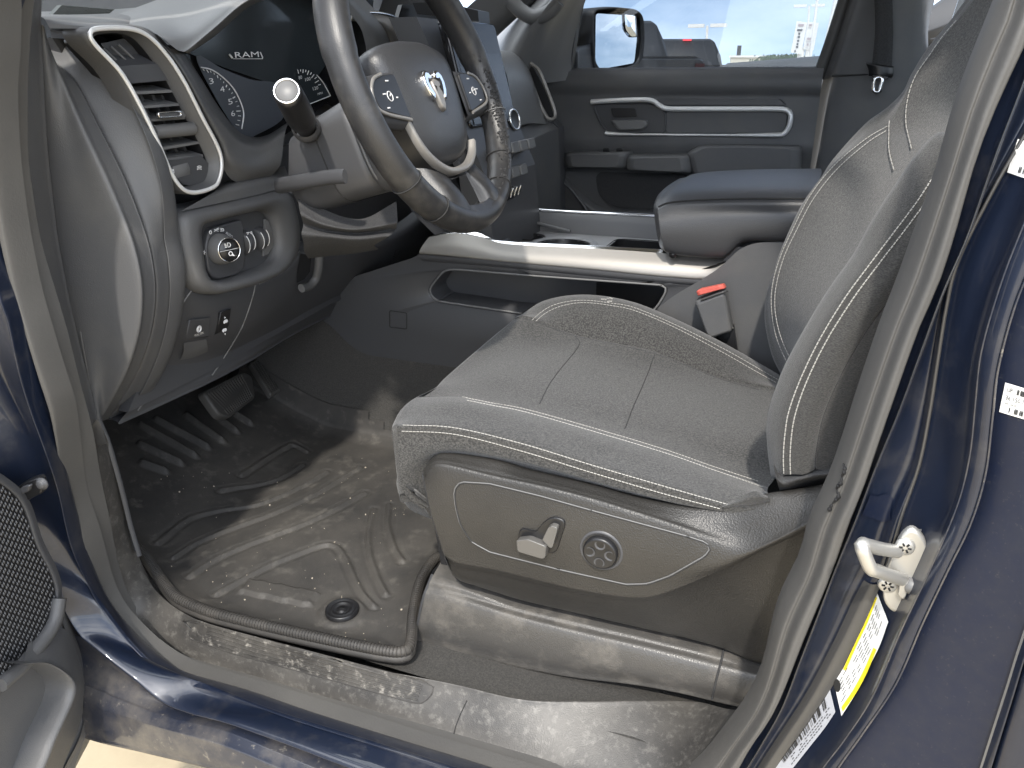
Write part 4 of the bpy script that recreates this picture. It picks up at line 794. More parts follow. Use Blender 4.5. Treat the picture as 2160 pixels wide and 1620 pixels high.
# middle vent with light trim behind the wheel
q = MB(); q.loft([L([(742, 28), (800, 30), (834, 40), (850, 60), (866, 120), (880, 180)], X=-.88), L([(740, 42), (790, 46), (812, 62), (830, 110), (842, 180)], X=-.872)], n=30, m=3); q.build('centre_trim', silver, DB, solid=.006)
q = MB(); q.tube(cr(L([(742, 26), (800, 28), (834, 38), (850, 58), (867, 118), (882, 180)], X=-.872), 30), .0035, 8); q.build('trim_edge', chrome, DB)
q = MB(); q.prism(L([(838, 44), (850, 60), (868, 125), (880, 190), (960, 190), (960, 10), (848, 10)], X=-.90), V((-.01, 0, 0))); mv = q.build('centre_vent', black, DB)
for k in range(4):
    q = MB(); a_, b_ = P(868+k*4, 92+k*16, X=-.885), P(925, 88+k*16, X=-.885); q.prism([a_, b_, b_+V((-.03, 0, .004)), a_+V((-.03, 0, .004))], V((0, 0, -.003))); q.build('vent_slat', plas_s, mv)
q = MB(); q.tube(rpoly(L([(888, 124), (915, 122), (917, 130), (890, 131)], X=-.868), .003), .0018, 6, closed=True); q.build('vent_tab', chrome, mv)
# passenger side of the dashboard
yp = 2.26
q = MB(); q.loft([L([(1036, 106), (1068, 107), (1092, 112), (1110, 130), (1130, 180), (1150, 240), (1158, 262)], Y=yp), L([(1000, 106), (1040, 107), (1070, 116), (1096, 150), (1106, 190), (1116, 260)], Y=2.0), L([(960, 106), (1000, 107), (1040, 116), (1066, 150), (1076, 200), (1086, 270)], Y=1.76)], n=30, m=4); q.build('glovebox_upper', plas_g, DB)
q = MB(); q.loft([L([(1088, 112), (1104, 126), (1126, 180), (1140, 230), (1150, 262)], Y=yp-.01), L([(1096, 116), (1114, 132), (1138, 186), (1158, 236), (1166, 262)], Y=yp+.02), L([(1098, 120), (1124, 150), (1150, 196), (1168, 240), (1170, 262)], Y=yp+.05)], n=24, m=3); q.build('glovebox_end', plas_s, DB)
q = MB(); q.tube(cr(L([(1086, 112), (1098, 124), (1112, 152), (1128, 192), (1140, 222), (1152, 246), (1162, 252), (1171, 245), (1166, 222), (1150, 180), (1136, 148), (1122, 136), (1104, 122)], Y=yp-.03), 60), .0055, 8, closed=True); q.build('passenger_vent_trim', silver, DB)
q = MB(); q.prism(L([(1108, 130), (1124, 142), (1148, 184), (1164, 224), (1168, 244), (1160, 248), (1146, 226), (1126, 180)], Y=yp-.02), V((0, .01, 0))); q.build('passenger_vent', black, DB)
q = MB(); q.loft([[P(1074, 282, Y=1.78), P(1120, 262, Y=2.1), P(1166, 258, Y=2.30)], [P(1078, 305, Y=1.74), P(1126, 286, Y=2.04), P(1174, 268, Y=2.28)], [P(1082, 330, Y=1.74), P(1128, 306, Y=2.03), P(1178, 282, Y=2.28)], [P(1092, 440, Y=1.74), P(1134, 420, Y=2.03), P(1182, 400, Y=2.28)], [P(1092, 560, Y=1.74), P(1134, 560, Y=2.03), P(1180, 540, Y=2.28)]], n=24, m=4); q.build('glovebox', plas, DB)
q = MB(); q.prism(L([(1178, 268), (1182, 400), (1180, 540), (1100, 540), (1100, 200)], Y=2.285), V((0, .05, 0))); q.build('dash_end', plas_s, DB)
# solid core so that the dashboard stays closed seen from other places
q = MB(); q.prism([V((-1.42, .80, -.42)), V((-1.42, 2.27, -.42)), V((-1.42, 2.27, .0)), V((-1.42, .80, .0))], V((.45, 0, 0))); q.build('dash_core', plas_s, DB)
# ------------------------------------------------------------------ steering column
WC = V((-.523, 1.021, -.017)); WT = .375
wa = V((0, 1, 0)); wb = V((-math.sin(WT), 0, math.cos(WT))); wn_ = V((math.cos(WT), 0, math.sin(WT)))
def WP(a, b, c=0): return WC+wa*a+wb*b+wn_*c
SCm = thing('steering_column', 'grey steering column shroud between the dashboard and the wheel', 'steering column', tuple(WC-wn_*.25))
def rr(c, w, h, r=.045): return rpoly([WP(-w, -h, c), WP(w, -h, c), WP(w, h, c), WP(-w, h, c)], r, 6)
def r2(c, w, h0, h1, r=.04): return rpoly([WP(-w, h0, c), WP(w, h0, c), WP(w, h1, c), WP(-w, h1, c)], r, 6)
sh_ = MB(); sh_.grid([r2(-.085, .074, -.10, .010), r2(-.088, .082, -.112, .018), r2(-.10, .083, -.114, .020), r2(-.15, .081, -.110, .016), r2(-.205, .078, -.106, .008), r2(-.24, .060, -.10, -.03), r2(-.26, .02, -.08, -.05, .01)], cu=True); sh_.build('column_shroud', plas_s, SCm)
cap = MB(); cap.grid([r2(-.030, .05, -.07, .02), r2(-.034, .076, -.10, .034, .05), r2(-.044, .084, -.114, .038, .05), r2(-.080, .089, -.122, .034, .05), r2(-.088, .086, -.118, .03, .05)], cu=True); cap.build('clock_spring_cover', plas_s, SCm)
q = MB(); q.tube(r2(-.152, .0812, -.1102, .0162), .0010, 6, closed=True); q.build('shroud_seam', thread_d, SCm)
q = MB(); q.tube(cr([WP(-.088, .01, -.081), WP(-.0905, -.04, -.081), WP(-.084, -.095, -.081), WP(-.04, -.1235, -.081)], 16), .0018, 6); q.build('shroud_edge', plas_g, SCm)
# pleated boot under the column
bt_ = MB(); bt_.loft([L([(628, 405), (680, 440), (760, 462), (836, 425)], Y=.965), L([(630, 432), (680, 462), (755, 476), (838, 455)], Y=.95), L([(634, 452), (684, 474), (752, 484), (838, 470)], Y=.934), L([(640, 474), (690, 487), (758, 492), (834, 484)], Y=.952), L([(636, 492), (684, 497), (752, 503), (824, 496)], Y=.936), L([(640, 512), (690, 511), (752, 515), (805, 508)], Y=.95), L([(642, 530), (700, 522), (752, 524), (790, 518)], Y=.975), L([(650, 545), (700, 540), (752, 534), (800, 526)], Y=1.03)], n=40, m=5)
bt_.build('column_boot', fab_d, SCm)
# tilt lever
q = MB(); q.tube(cr([P(585, 392, Y=.99), P(622, 386, Y=.94), P(660, 379, Y=.915), P(700, 373, Y=.90), P(728, 372, Y=.893)], 30), [.0115-.002*(i/29) for i in range(30)], 10, flat=.5, up=V((0, 0, 1))); 
q.build('tilt_lever', plas_s, SCm)
# combination stalk
SK = thing('multifunction_stalk', 'black wiper and signal stalk with a pale round end cap left of the wheel', 'control stalk', tuple(P(655, 290, Y=.955)))
b_ = P(660, 296, Y=.965); t_ = P(604, 191, Y=.842); ax_ = (t_-b_).normalized(); ln_ = (t_-b_).length
q = MB(); q.lathe([(0, 0), (.013, 0), (.0135, ln_*.3), (.0185, ln_*.45), (.0195, ln_*.55), (.0185, ln_*.93), (.0168, ln_*.985), (0, ln_*.985)], b_, ax_, 28); q.build('stalk_body', black, SK)
q = MB(); q.lathe([(0, ln_*.996), (.0125, ln_*.996), (.0132, ln_*.99), (.014, ln_*.985)], b_, ax_, 28); q.build('end_button', plas_g, SK)
e1 = ax_.orthogonal().normalized(); e2 = ax_.cross(e1)
q = MB(); q.tube([b_+ax_*ln_*.99+(e1*math.cos(i*math.pi/20)+e2*math.sin(i*math.pi/20))*.0152 for i in range(40)], .0016, 8, closed=True); q.build('end_ring', chrome, SK)
q = MB(); d_ = P(642, 240, Y=.88)-P(642, 240, Y=.893); c_ = P(640, 231, Y=.882); q.prism([P(638, 233, Y=.878), P(642, 227, Y=.878), P(642, 234, Y=.878)], V((0, .003, 0))); q.build('stalk_mark', mark, SK)
q = MB(); q.lathe([(.0165, ln_*.22), (.0195, ln_*.25), (.0195, ln_*.30), (.0165, ln_*.33)], b_, ax_, 28); q.build('stalk_collar', plas_s, SK)
# ------------------------------------------------------------------ steering wheel
SW = thing('steering_wheel', 'black leather steering wheel with silver trim and a chrome ram head emblem', 'steering wheel', tuple(WC))
RR = .194
rm = MB(); pth = [WP(math.cos(a)*RR, math.sin(a)*RR) for a in [i*2*math.pi/120 for i in range(120)]]
rows = []
for i, p_ in enumerate(pth):
    a = i*2*math.pi/120; o_ = wa*math.cos(a)+wb*math.sin(a); deg = math.degrees(a) % 360
    g = .0185+.0015*(1 if (10 < deg < 60 or 120 < deg < 170) else 0)
    rows.append([p_+o_*math.cos(t)*g*.92+wn_*math.sin(t)*g*1.12 for t in [k*2*math.pi/20 for k in range(20)]])
rm.grid(rows, cu=True, cv=True); rmo = rm.build('rim', leath, SW)
for deg in (58, 122, 218, 236, 304, 322, 345):
    a = math.radians(deg); o_ = wa*math.cos(a)+wb*math.sin(a); p_ = WP(math.cos(a)*RR, math.sin(a)*RR)
    q = MB(); q.tube([p_+o_*math.cos(t)*.0180+wn_*math.sin(t)*.0215 for t in [k*2*math.pi/24 for k in range(24)]], .0010, 5, closed=True); q.build('rim_seam', thread_d if deg != 345 else plas_g, rmo)
q = MB()   # worn flaking leather on the inner side of the rim
for i in range(150):
    a = math.radians(random.gauss(-22, 17)); o_ = wa*math.cos(a)+wb*math.sin(a); p_ = WP(math.cos(a)*RR, math.sin(a)*RR); t = random.gauss(2.3, .28)
    c_ = p_+o_*math.cos(t)*.0172+wn_*math.sin(t)*.0208; q.box(c_, (random.uniform(.0006, .0022), random.uniform(.0005, .002), random.uniform(.0006, .0022)), Euler((random.random()*3, random.random()*3, random.random()*3)).to_matrix())
q.build('worn_leather', fab_d, rmo)
# hub and pad
hb = MB(); hb.grid([[WP(x*.6, y*.6-.02, -.04) for x, y in pts] for pts in [[(math.cos(t)*.09, math.sin(t)*.075) for t in [k*2*math.pi/32 for k in range(32)]]]]+[[WP(math.cos(t)*.095, math.sin(t)*.08-.022, c) for t in [k*2*math.pi/32 for k in range(32)]] for c in (-.04, -.015)], cu=True); hb.build('hub', plas_s, SW)
po_ = [(-.100, .046), (-.05, .060), (0, .063), (.05, .060), (.092, .044), (.098, .01), (.088, -.045), (.068, -.088), (.035, -.106), (0, -.109), (-.035, -.106), (-.068, -.088), (-.090, -.045), (-.104, .01)]
def padring(s, c, dy=0): return cr([WP(x*s, (y+.015)*s-.015+dy, c) for x, y in po_], 64, True)
pd = MB(); pd.grid([padring(.96, -.045), padring(1.0, -.026), padring(1.0, -.016), padring(.97, -.006), padring(.88, .002), padring(.66, .008), padring(.4, .0105), padring(.02, .011)], cu=True); pdo = pd.build('horn_pad', leath_a, SW); btw = bvh(pd)
# emblem: a ram's head in chrome on an oval recess
q = MB(); ec = (-.008, -.014)
q.grid([[WP(ec[0]+math.cos(t)*.036*s, ec[1]+math.sin(t)*.034*s, .0098-.001*k) for t in [i*2*math.pi/32 for i in range(32)]] for k, s in enumerate((1.0, .92, .5, .02))], cu=True); q.build('emblem_recess', plas_s, pdo)
def EP(x, y, h=.013): return WP(ec[0]+x, ec[1]+y, h)
def empl(pts, hh=.005): 
    q = MB(); q.pill([EP(x, y, .0085) for x, y in pts], wn_*(hh+.003), .35); return q
for sx in (1, -1):
    q = empl([(sx*x, y) for x, y in ((.004, .018), (.010, .026), (.020, .027), (.027, .021), (.029, .010), (.025, -.004), (.017, -.014), (.012, -.010), (.018, .002), (.0205, .012), (.017, .0185), (.012, .017))]); q.build('emblem_horn', chrome, pdo)
q = empl([(-.011, .012), (0, .016), (.011, .012), (.009, -.006), (.006, -.022), (0, -.029), (-.006, -.022), (-.009, -.006)], .006); q.build('emblem_face', silver, pdo)
for sx in (1, -1):
    q = MB(); q.prism([EP(sx*x, y, .0177) for x, y in ((.0035, .004), (.0085, .006), (.007, -.002))], wn_*.0003); q.build('emblem_eye', void, pdo)
dtext(btw, 'SRS AIRBAG', [(951, 247), (966, 247), (966, 250), (951, 250)], 'pad_lettering', plas_g, pdo, .0006) if False else None
# spokes with their control panels
def spoke(sx):
    q = MB(); q.loft([[WP(sx*.088, .020, .0-.010), WP(sx*.13, .016, .0-.010), WP(sx*.185, .010, .0-.010)], [WP(sx*.088, .016, .003), WP(sx*.13, .013, .003), WP(sx*.178, .008, .002)], [WP(sx*.086, -.050, .003), WP(sx*.125, -.046, .003), WP(sx*.172, -.040, .002)], [WP(sx*.086, -.058, .0-.010), WP(sx*.125, -.053, .0-.010), WP(sx*.180, -.048, .0-.010)], [WP(sx*.086, -.02, -.026), WP(sx*.125, -.02, -.026), WP(sx*.180, -.02, -.022)], [WP(sx*.088, .020, .0-.010), WP(sx*.13, .016, .0-.010), WP(sx*.185, .010, .0-.010)]], n=14, m=3, lin=True); o = q.build('spoke', plas_s, SW)
    q = MB(); pts = [(.096, .012), (.130, .010), (.152, .004), (.166, -.012), (.160, -.032), (.094, -.046)]
    q.pill(rpoly([WP(sx*x, y, .0025) for x, y in pts], .006), wn_*.005, .3); p_ = q.build('control_panel', black, o)
    q = MB(); q.tube(cr([WP(sx*x, y, .0078) for x, y in ((.130, .0115), (.153, .005), (.1675, -.012), (.1615, -.0335), (.096, -.0475))], 30), .0018, 6, flat=1.4, up=wn_); q.build('panel_trim', silver, o)
    q = MB(); q.tube([WP(sx*(.128+.006*math.cos(t)), -.016+.006*math.sin(t), .0078) for t in [i*math.pi/10 for i in range(20)]], .0006, 5, closed=True); q.tube([WP(sx*.128, -.016, .0078), WP(sx*.128+.003, -.013, .0078)], .0006, 5)
    for (x, y, w_) in ((.122, .003, .006), (.140, -.013, .006), (.142, -.030, .005), (.112, -.018, .003)): q.tube([WP(sx*x-w_/2, y, .0078), WP(sx*x+w_/2, y, .0078)], .0012, 4)
    q.build('control_symbols', mark, p_)
spoke(1); spoke(-1)
# lower spoke: two leather legs joined at the rim, with silver arc
q = MB(); q.loft([[WP(-.075, -.080, -.032), WP(-.080, -.115, -.024), WP(-.083, -.150, -.006), WP(-.098, -.172, .002)], [WP(-.062, -.084, -.012), WP(-.066, -.115, -.006), WP(-.068, -.150, .010), WP(-.078, -.178, .016)], [WP(-.030, -.100, -.012), WP(-.036, -.125, -.004), WP(-.040, -.158, .012), WP(-.038, -.190, .017)], [WP(-.026, -.100, -.012), WP(-.030, -.125, -.008), WP(-.032, -.158, -.004), WP(-.028, -.190, .0)]], n=20, m=4); q.build('lower_spoke', leath, SW)
q = MB(); q.loft([[WP(.075, -.080, -.032), WP(.080, -.115, -.024), WP(.083, -.150, -.006), WP(.098, -.172, .002)], [WP(.062, -.084, -.012), WP(.066, -.115, -.006), WP(.068, -.150, .010), WP(.078, -.178, .016)], [WP(.030, -.100, -.012), WP(.036, -.125, -.004), WP(.040, -.158, .012), WP(.038, -.190, .017)], [WP(.026, -.100, -.012), WP(.030, -.125, -.008), WP(.032, -.158, -.004), WP(.028, -.190, .0)]], n=20, m=4); q.build('lower_spoke', leath, SW)
q = MB(); q.loft([[WP(-.06, -.168, .012), WP(0, -.176, .013), WP(.06, -.168, .012)], [WP(-.07, -.185, .018), WP(0, -.192, .019), WP(.07, -.185, .018)], [WP(-.06, -.168, -.010), WP(0, -.176, -.010), WP(.06, -.168, -.010)]], n=16, m=4); q.build('lower_bridge', leath, SW)
q = MB(); arcp = [(-.100, -.035), (-.088, -.075), (-.068, -.101), (-.036, -.119), (0, -.123), (.036, -.119), (.062, -.106), (.078, -.088)]
A_ = cr([WP(x*1.02, y*1.03, .002) for x, y in arcp], 50); B_ = cr([WP(x*.95, (y+.02)*.95-.02+.002, .002) for x, y in arcp], 50)
q.grid([[p-wn_*.012 for p in A_], A_, [a.lerp(b, .3)+wn_*.003 for a, b in zip(A_, B_)], [a.lerp(b, .8)+wn_*.002 for a, b in zip(A_, B_)], [p-wn_*.008 for p in B_]]); q.build('silver_arc', silver, SW)
q = MB(); A_ = cr([WP(x*1.04, y*1.06, -.004) for x, y in arcp], 40); q.grid([A_, [p+wn_*-.02 for p in A_]]); q.build('arc_backing', black, SW)
# ------------------------------------------------------------------ centre console
YC = 1.40
CN = thing('centre_console', 'grey centre console with satin silver rails, cup holders and padded armrest lid', 'console', (-.35, 1.56, -.78))
def K(pts, Y=YC): return L(pts, Y=Y)
# side wall round the open pocket
po1 = [(868, 545), (900, 538), (1060, 553), (1250, 571), (1405, 585), (1500, 586), (1545, 560), (1600, 540), (1600, 700), (1560, 800), (1380, 830), (1150, 830), (930, 790), (800, 756), (745, 733), (700, 690), (640, 640), (700, 600), (790, 570)]
pk1 = rpoly(K([(904, 612), (938, 569), (965, 568), (1120, 581), (1398, 601), (1408, 610), (1388, 645), (1365, 668), (1300, 690), (1110, 662), (920, 634)]), .018, 4)
oo = cr(K(po1), 160, True); pp1 = cr(pk1, 160, True); pp1 = align(oo, pp1)
q = MB(); q.grid([oo, [a.lerp(b, .5) for a, b in zip(oo, pp1)], [a.lerp(b, .97)+V((0, -.002, 0)) for a, b in zip(oo, pp1)], [p+V((0, .004, 0)) for p in pp1], [p+V((0, .075, 0)) for p in pp1]], cu=True); o = len(q.v); q.v += [p+V((0, .075, 0)) for p in pp1]; q.f.append(tuple(range(o, o+160))); q.sm.append(False)
csd = q.build('console_side', plas_s, CN)
q = MB(); q.tube([p+V((0, -.002, 0)) for p in pp1], .0022, 6, closed=True); q.build('pocket_edge', plas_g, csd)
q = MB(); q.tube(rpoly(K([(822, 655), (858, 660), (858, 694), (822, 690)], YC-.0005), .004), .0012, 6, closed=True); q.build('cover_outline', thread_d, csd)
# dark lip under the silver rail
q = MB(); q.loft([K([(880, 536), (1060, 551), (1250, 568), (1405, 583), (1500, 590)], YC-.004), K([(885, 545), (1060, 560), (1250, 579), (1405, 594), (1490, 600)], YC-.004), K([(900, 556), (1060, 568), (1250, 587), (1405, 600), (1480, 606)], YC+.004)], n=50, m=3); q.build('lower_moulding', plas_s, CN)
# silver rail
ra0 = K([(884, 532), (960, 538), (1060, 549), (1250, 566), (1405, 581), (1500, 584), (1532, 556)], YC-.006)
ra1 = K([(905, 500), (960, 492), (1020, 502), (1060, 513), (1120, 518), (1250, 524), (1400, 534), (1480, 540), (1534, 544)], YC+.022)
ra2 = K([(960, 482), (1012, 491), (1035, 501), (1060, 508), (1120, 512), (1250, 518), (1400, 526), (1480, 532), (1536, 540)], YC+.030)
q = MB(); q.loft([[p+V((0, .006, -.006)) for p in ra0], ra0, lp(cr(ra0, 60), cr(ra1, 60), .5, -.006), ra1], n=60, m=4); q.build('silver_rail', silver, CN)
q = MB(); q.loft([ra1, lp(cr(ra1, 60), cr(ra2, 60), .5, .0), ra2, [p+V((0, .004, -.01)) for p in ra2], [p+V((0, .006, -.06)) for p in ra2]], n=60, m=3); q.build('bright_edge', chrome, CN)
fa = L([(1050, 434), (1082, 437), (1130, 443), (1190, 447), (1300, 452), (1400, 457), (1500, 462)], Y=1.735)
q = MB(); q.tube(cr(fa, 50), .0045, 8); q.build('bright_edge', chrome, CN)
q = MB(); q.loft([[p+V((0, .05, -.05)) for p in fa], fa, [p+V((0, -.012, -.035)) for p in fa], [p+V((0, -.02, -.08)) for p in fa]], n=50, m=3); q.build('inner_rail', plas_g, CN)
# tray floor with cup holders and bin: a deck with three openings
zt = -.352
def ZC(u, v, z=zt): return P(u, v, Z=z)
c1 = ZC(1221, 499); 
deck = MB(); X0, X1, Y0, Y1 = -.66, -.17, YC+.036, 1.715
nx, ny = 98, 56; hol = []
def inside(x, y):
    if (x-(-.500))**2+(y-1.588)**2 < .0570**2: return True
    if (x-(-.60))**2+(y-1.64)**2 < .034**2: return True
    if -.405 < x < -.20 and 1.475 < y < 1.69: return True
    return False
vs = {}
for i in range(nx+1):
    for j in range(ny+1): vs[i, j] = V((X0+(X1-X0)*i/nx, Y0+(Y1-Y0)*j/ny, zt))
keys = list(vs); idx = {k: n for n, k in enumerate(keys)}
ff = []
for i in range(nx):
    for j in range(ny):
        cx, cy = X0+(X1-X0)*(i+.5)/nx, Y0+(Y1-Y0)*(j+.5)/ny
        if not inside(cx, cy): ff.append((idx[i, j], idx[i+1, j], idx[i+1, j+1], idx[i, j+1]))
deck.add([vs[k] for k in keys], ff, False); dko = deck.build('tray_deck', mat('light grey tray plastic', (.30, .30, .305), .45), CN)
for (cx, cy, r, nm) in ((-.500, 1.588, .059, 'cup_holder'),):
    q = MB(); q.lathe([(0, -.075), (r*.9, -.075), (r*.97, 0), (r*.98, .002)], V((cx, cy, zt)), V((0, 0, 1)), 40); cho = q.build(nm, black, CN); q = MB(); q.lathe([(r*.975, -.002), (r*.99, .004), (r*1.06, .0055), (r*1.24, .004), (r*1.32, -.001)], V((cx, cy, zt)), V((0, 0, 1)), 40); q.build('holder_rim', MATS['light grey tray plastic'], cho)
q = MB(); q.lathe([(0, -.075), (.032, -.075), (.035, 0), (.038, .003), (.040, -.001)], V((-.60, 1.64, zt)), V((0, 0, 1)), 32); q.build('cup_holder', black, CN)
q = MB(); bb = rpoly([V((-.408, 1.472, zt+.002)), V((-.197, 1.472, zt+.002)), V((-.197, 1.692, zt+.002)), V((-.408, 1.692, zt+.002))], .03); q.grid([[p for p in bb], [p+V((0, 0, -.09)) for p in bb]], cu=True); o = len(q.v); q.v += [p+V((0, 0, -.09)) for p in bb]; q.f.append(tuple(range(o, o+len(bb)))); q.sm.append(False); q.build('storage_bin', black, CN)
q = MB(); q.pill(rpoly([V((-.65, 1.45, zt)), V((-.595, 1.45, zt)), V((-.595, 1.53, zt)), V((-.65, 1.53, zt))], .015), V((0, 0, .022)), .5); q.build('cup_holder_arm', plas_s, CN)
q = MB(); q.tube(cr([V((-.61, 1.45, zt+.004)), V((-.56, 1.448, zt+.006)), V((-.53, 1.47, zt+.006)), V((-.525, 1.50, zt+.004))], 16), .0025, 6); q.build('holder_trim', silver, CN)
q = MB(); q.loft([[V((-.66, YC+.036, zt-.0)), V((-.66, 1.70, zt))], [V((-.70, YC+.036, zt+.01)), V((-.70, 1.70, zt+.01))], [V((-.80, YC+.036, zt+.10)), V((-.80, 1.70, zt+.10))], [V((-.82, YC+.036, zt+.2)), V((-.82, 1.70, zt+.2))]], n=10, m=5); q.build('tray_front', plas_s, CN)
q = MB(); q.tube([V((-.70, 1.72, zt+.035)), V((-.52, 1.70, zt+.008))], .004, 6); q.build('tray_line', plas_g, CN)
q = MB(); q.tube([V((-.66, 1.46, zt+.02)), V((-.63, 1.53, zt+.02))], .0022, 6); q.build('tray_line', plas_g, CN)
for k in range(3):
    q = MB(); c_ = V((-.675+.001*k, 1.455+.022*k, zt+.04)); q.tube([c_+V((0, .008*math.cos(a), .010*math.sin(a))) for a in [i*math.pi/8 for i in range(16)]], .0013, 6, closed=True); q.build('power_socket', plas_g, CN)
# shift / ribbed selector seen beyond the rim
q = MB(); q.tube(cr([P(1052, 420, Y=1.52), P(1072, 408, Y=1.52), P(1096, 400, Y=1.52)], 12), [.012, .0125, .013, .013, .013, .013, .0128, .0125, .012, .011, .009, .005], 12); slt = q.build('selector_dial', black, CN)
for k in range(4):
    q = MB(); c_ = P(1072+k*8, 409-k*3, Y=1.507); q.tube([c_+V((-.003, 0, -.010)), c_+V((0, -.002, 0)), c_+V((.003, 0, .009))], .0018, 6); q.build('dial_ridge', chrome, slt)
# console body behind the tray and the panel beside the buckle
q = MB(); q.loft([K([(1388, 650), (1420, 625), (1470, 595), (1510, 570), (1536, 548), (1562, 525), (1600, 512), (1660, 510), (1720, 510)], YC-.010), K([(1380, 680), (1440, 660), (1490, 640), (1540, 610), (1580, 580), (1640, 570), (1720, 570)], YC-.008), K([(1330, 720), (1400, 725), (1470, 735), (1560, 745), (1720, 745)], YC-.004), K([(1300, 860), (1400, 870), (1500, 880), (1600, 900), (1720, 900)], YC+.004)], n=40, m=4); q.build('rear_side_panel', plas, CN)
q = MB(); q.prism([V((-.19, YC+.0, -.80)), V((.45, YC+.0, -.80)), V((.45, YC+.0, -.29)), V((-.13, YC+.0, -.29)), V((-.16, YC+.0, -.36))], V((0, .34, 0))); q.build('console_box', plas_s, CN)
q = MB(); q.prism([V((-.70, 1.74, -.80)), V((.45, 1.74, -.80)), V((.45, 1.74, -.36)), V((-.70, 1.74, -.36))], V((0, .01, 0))); q.build('console_side', plas_s, CN)
# armrest lid: lofted from the near side over the top to the far side
def AR(pts, Y): return L(pts, Y=Y)
la = [AR([(1408, 535), (1440, 540), (1520, 545), (1536, 540), (1570, 514), (1640, 512), (1720, 512)], 1.405),
      AR([(1402, 528), (1440, 536), (1515, 540), (1536, 532), (1570, 508), (1640, 506), (1720, 506)], 1.385),
      AR([(1395, 500), (1440, 500), (1520, 500), (1560, 490), (1620, 485), (1720, 480)], 1.378),
      AR([(1391, 470), (1440, 466), (1520, 458), (1570, 455), (1640, 452), (1720, 448)], 1.380),
      AR([(1388, 446), (1410, 440), (1470, 436), (1560, 434), (1640, 434), (1720, 434)], 1.392),
      AR([(1389, 437), (1412, 428), (1470, 423), (1560, 420), (1640, 420), (1720, 420)], 1.402)]
zt2 = None
q2 = [V((p.x, p.y+.05, p.z+.016)) for p in cr(la[-1], 40)]; q3 = [V((p.x+.004, 1.57, p.z+.024)) for p in cr(la[-1], 40)]
q4 = [V((p.x, 1.72, p.z+.014)) for p in cr(la[-1], 40)]; q5 = [V((p.x, 1.765, p.z-.02)) for p in cr(la[-1], 40)]; q6 = [V((p.x, 1.76, p.z-.08)) for p in cr(la[-1], 40)]
q = MB(); q.loft(la+[q2, q3, q4, q5, q6], n=60, m=5); arm_o = q.build('armrest_lid', leath_a, CN)
# rounded front face of the lid
rows = []
allc = [cr(c, 40) for c in la+[q2, q3, q4, q5, q6]]
fr_ = [c[0] for c in allc]; frc = cr(fr_, 50); cen = sum(frc, V())/50
rows = [frc, [p.lerp(cen, .06)+V((-.010, 0, 0)) for p in frc], [p.lerp(cen, .2)+V((-.016, 0, 0)) for p in frc], [p.lerp(cen, .6)+V((-.018, 0, 0)) for p in frc], [cen+V((-.018, 0, 0))]*50]
q = MB(); q.grid(rows); q.build('lid_front', leath_a, arm_o)
q = MB(); q.tube([p+V((0, -.0005, .0008)) for p in cr(la[-1], 60)], .0016, 6); q.build('lid_seam', thread_d, arm_o)
q = MB(); q.lathe([(0, -.004), (.008, -.004), (.009, .0), (.006, .006), (0, .007)], P(1420, 536, Y=1.395), V((0, -1, 0)), 14); q.build('lid_bumper', black, CN)
# ------------------------------------------------------------------ driver's seat
S = thing('driver_seat', 'grey cloth driver seat with pale double stitching and power seat switches', 'car seat', (-.2, 1.07, -.78))
YB = .80
N_ = 70
l_sk0 = cr(L([(893, 1075), (900, 1040), (910, 1000), (935, 980), (1000, 985), (1150, 1012), (1300, 1050), (1450, 1085), (1560, 1095), (1640, 1075)], Y=.832), N_)
l_sk = cr(L([(852, 1040), (872, 1000), (902, 970), (950, 957), (1047, 968), (1150, 990), (1300, 1030), (1430, 1060), (1540, 1066), (1640, 1050)], Y=.815), N_)
l_1c = cr(L([(838, 915), (900, 920), (960, 928), (1100, 962), (1250, 1007), (1400, 1050), (1530, 1080), (1640, 1085)], Y=.802), N_)
l_1b = cr(L([(837, 906), (900, 908), (960, 913), (1100, 947), (1250, 993), (1400, 1037), (1530, 1072), (1640, 1080)], Y=.801), N_)
l_1a = cr(L([(838, 897), (900, 897), (960, 902), (1100, 934), (1250, 980), (1400, 1024), (1530, 1062), (1640, 1074)], Y=.803), N_)
l_r = cr(L([(841, 885), (900, 876), (980, 882), (1110, 910), (1250, 955), (1400, 1000), (1530, 1038), (1640, 1055)], Y=.83), N_)
l_r2 = cr(L([(856, 858), (920, 850), (990, 855), (1110, 884), (1250, 925), (1400, 972), (1510, 1008), (1620, 1040)], Y=.865), N_)
l_3 = cr(L([(880, 838), (940, 836), (985, 840), (1110, 866), (1250, 906), (1400, 951), (1500, 986), (1620, 1028)], Y=.90), N_)
l_3b = cr([p+V((0, .012, -.006)) for p in l_3], N_)
l_m1 = cr(L([(925, 815), (1010, 822), (1130, 845), (1290, 890), (1430, 930), (1540, 968), (1640, 1000)], Y=.955), N_)
l_m2 = cr(L([(950, 790), (1050, 790), (1160, 812), (1310, 850), (1450, 890), (1560, 920), (1660, 945)], Y=1.02), N_)
l_m3 = cr(L([(1040, 712), (1120, 730), (1210, 748), (1370, 788), (1510, 830), (1640, 862)], Y=1.17), N_)
l_4 = cr(L([(1082, 678), (1110, 675), (1210, 709), (1300, 728), (1380, 746), (1520, 800), (1645, 829)], Y=1.235), N_)
l_4b = cr([p+V((0, .010, .004)) for p in l_4], N_)
l_5a = cr(L([(1092, 670), (1140, 662), (1230, 660), (1330, 678), (1430, 715), (1530, 765), (1645, 815)], Y=1.275), N_)
l_5 = cr(L([(1097, 665), (1148, 637), (1230, 626), (1330, 641), (1430, 681), (1530, 731), (1645, 796)], Y=1.32), N_)
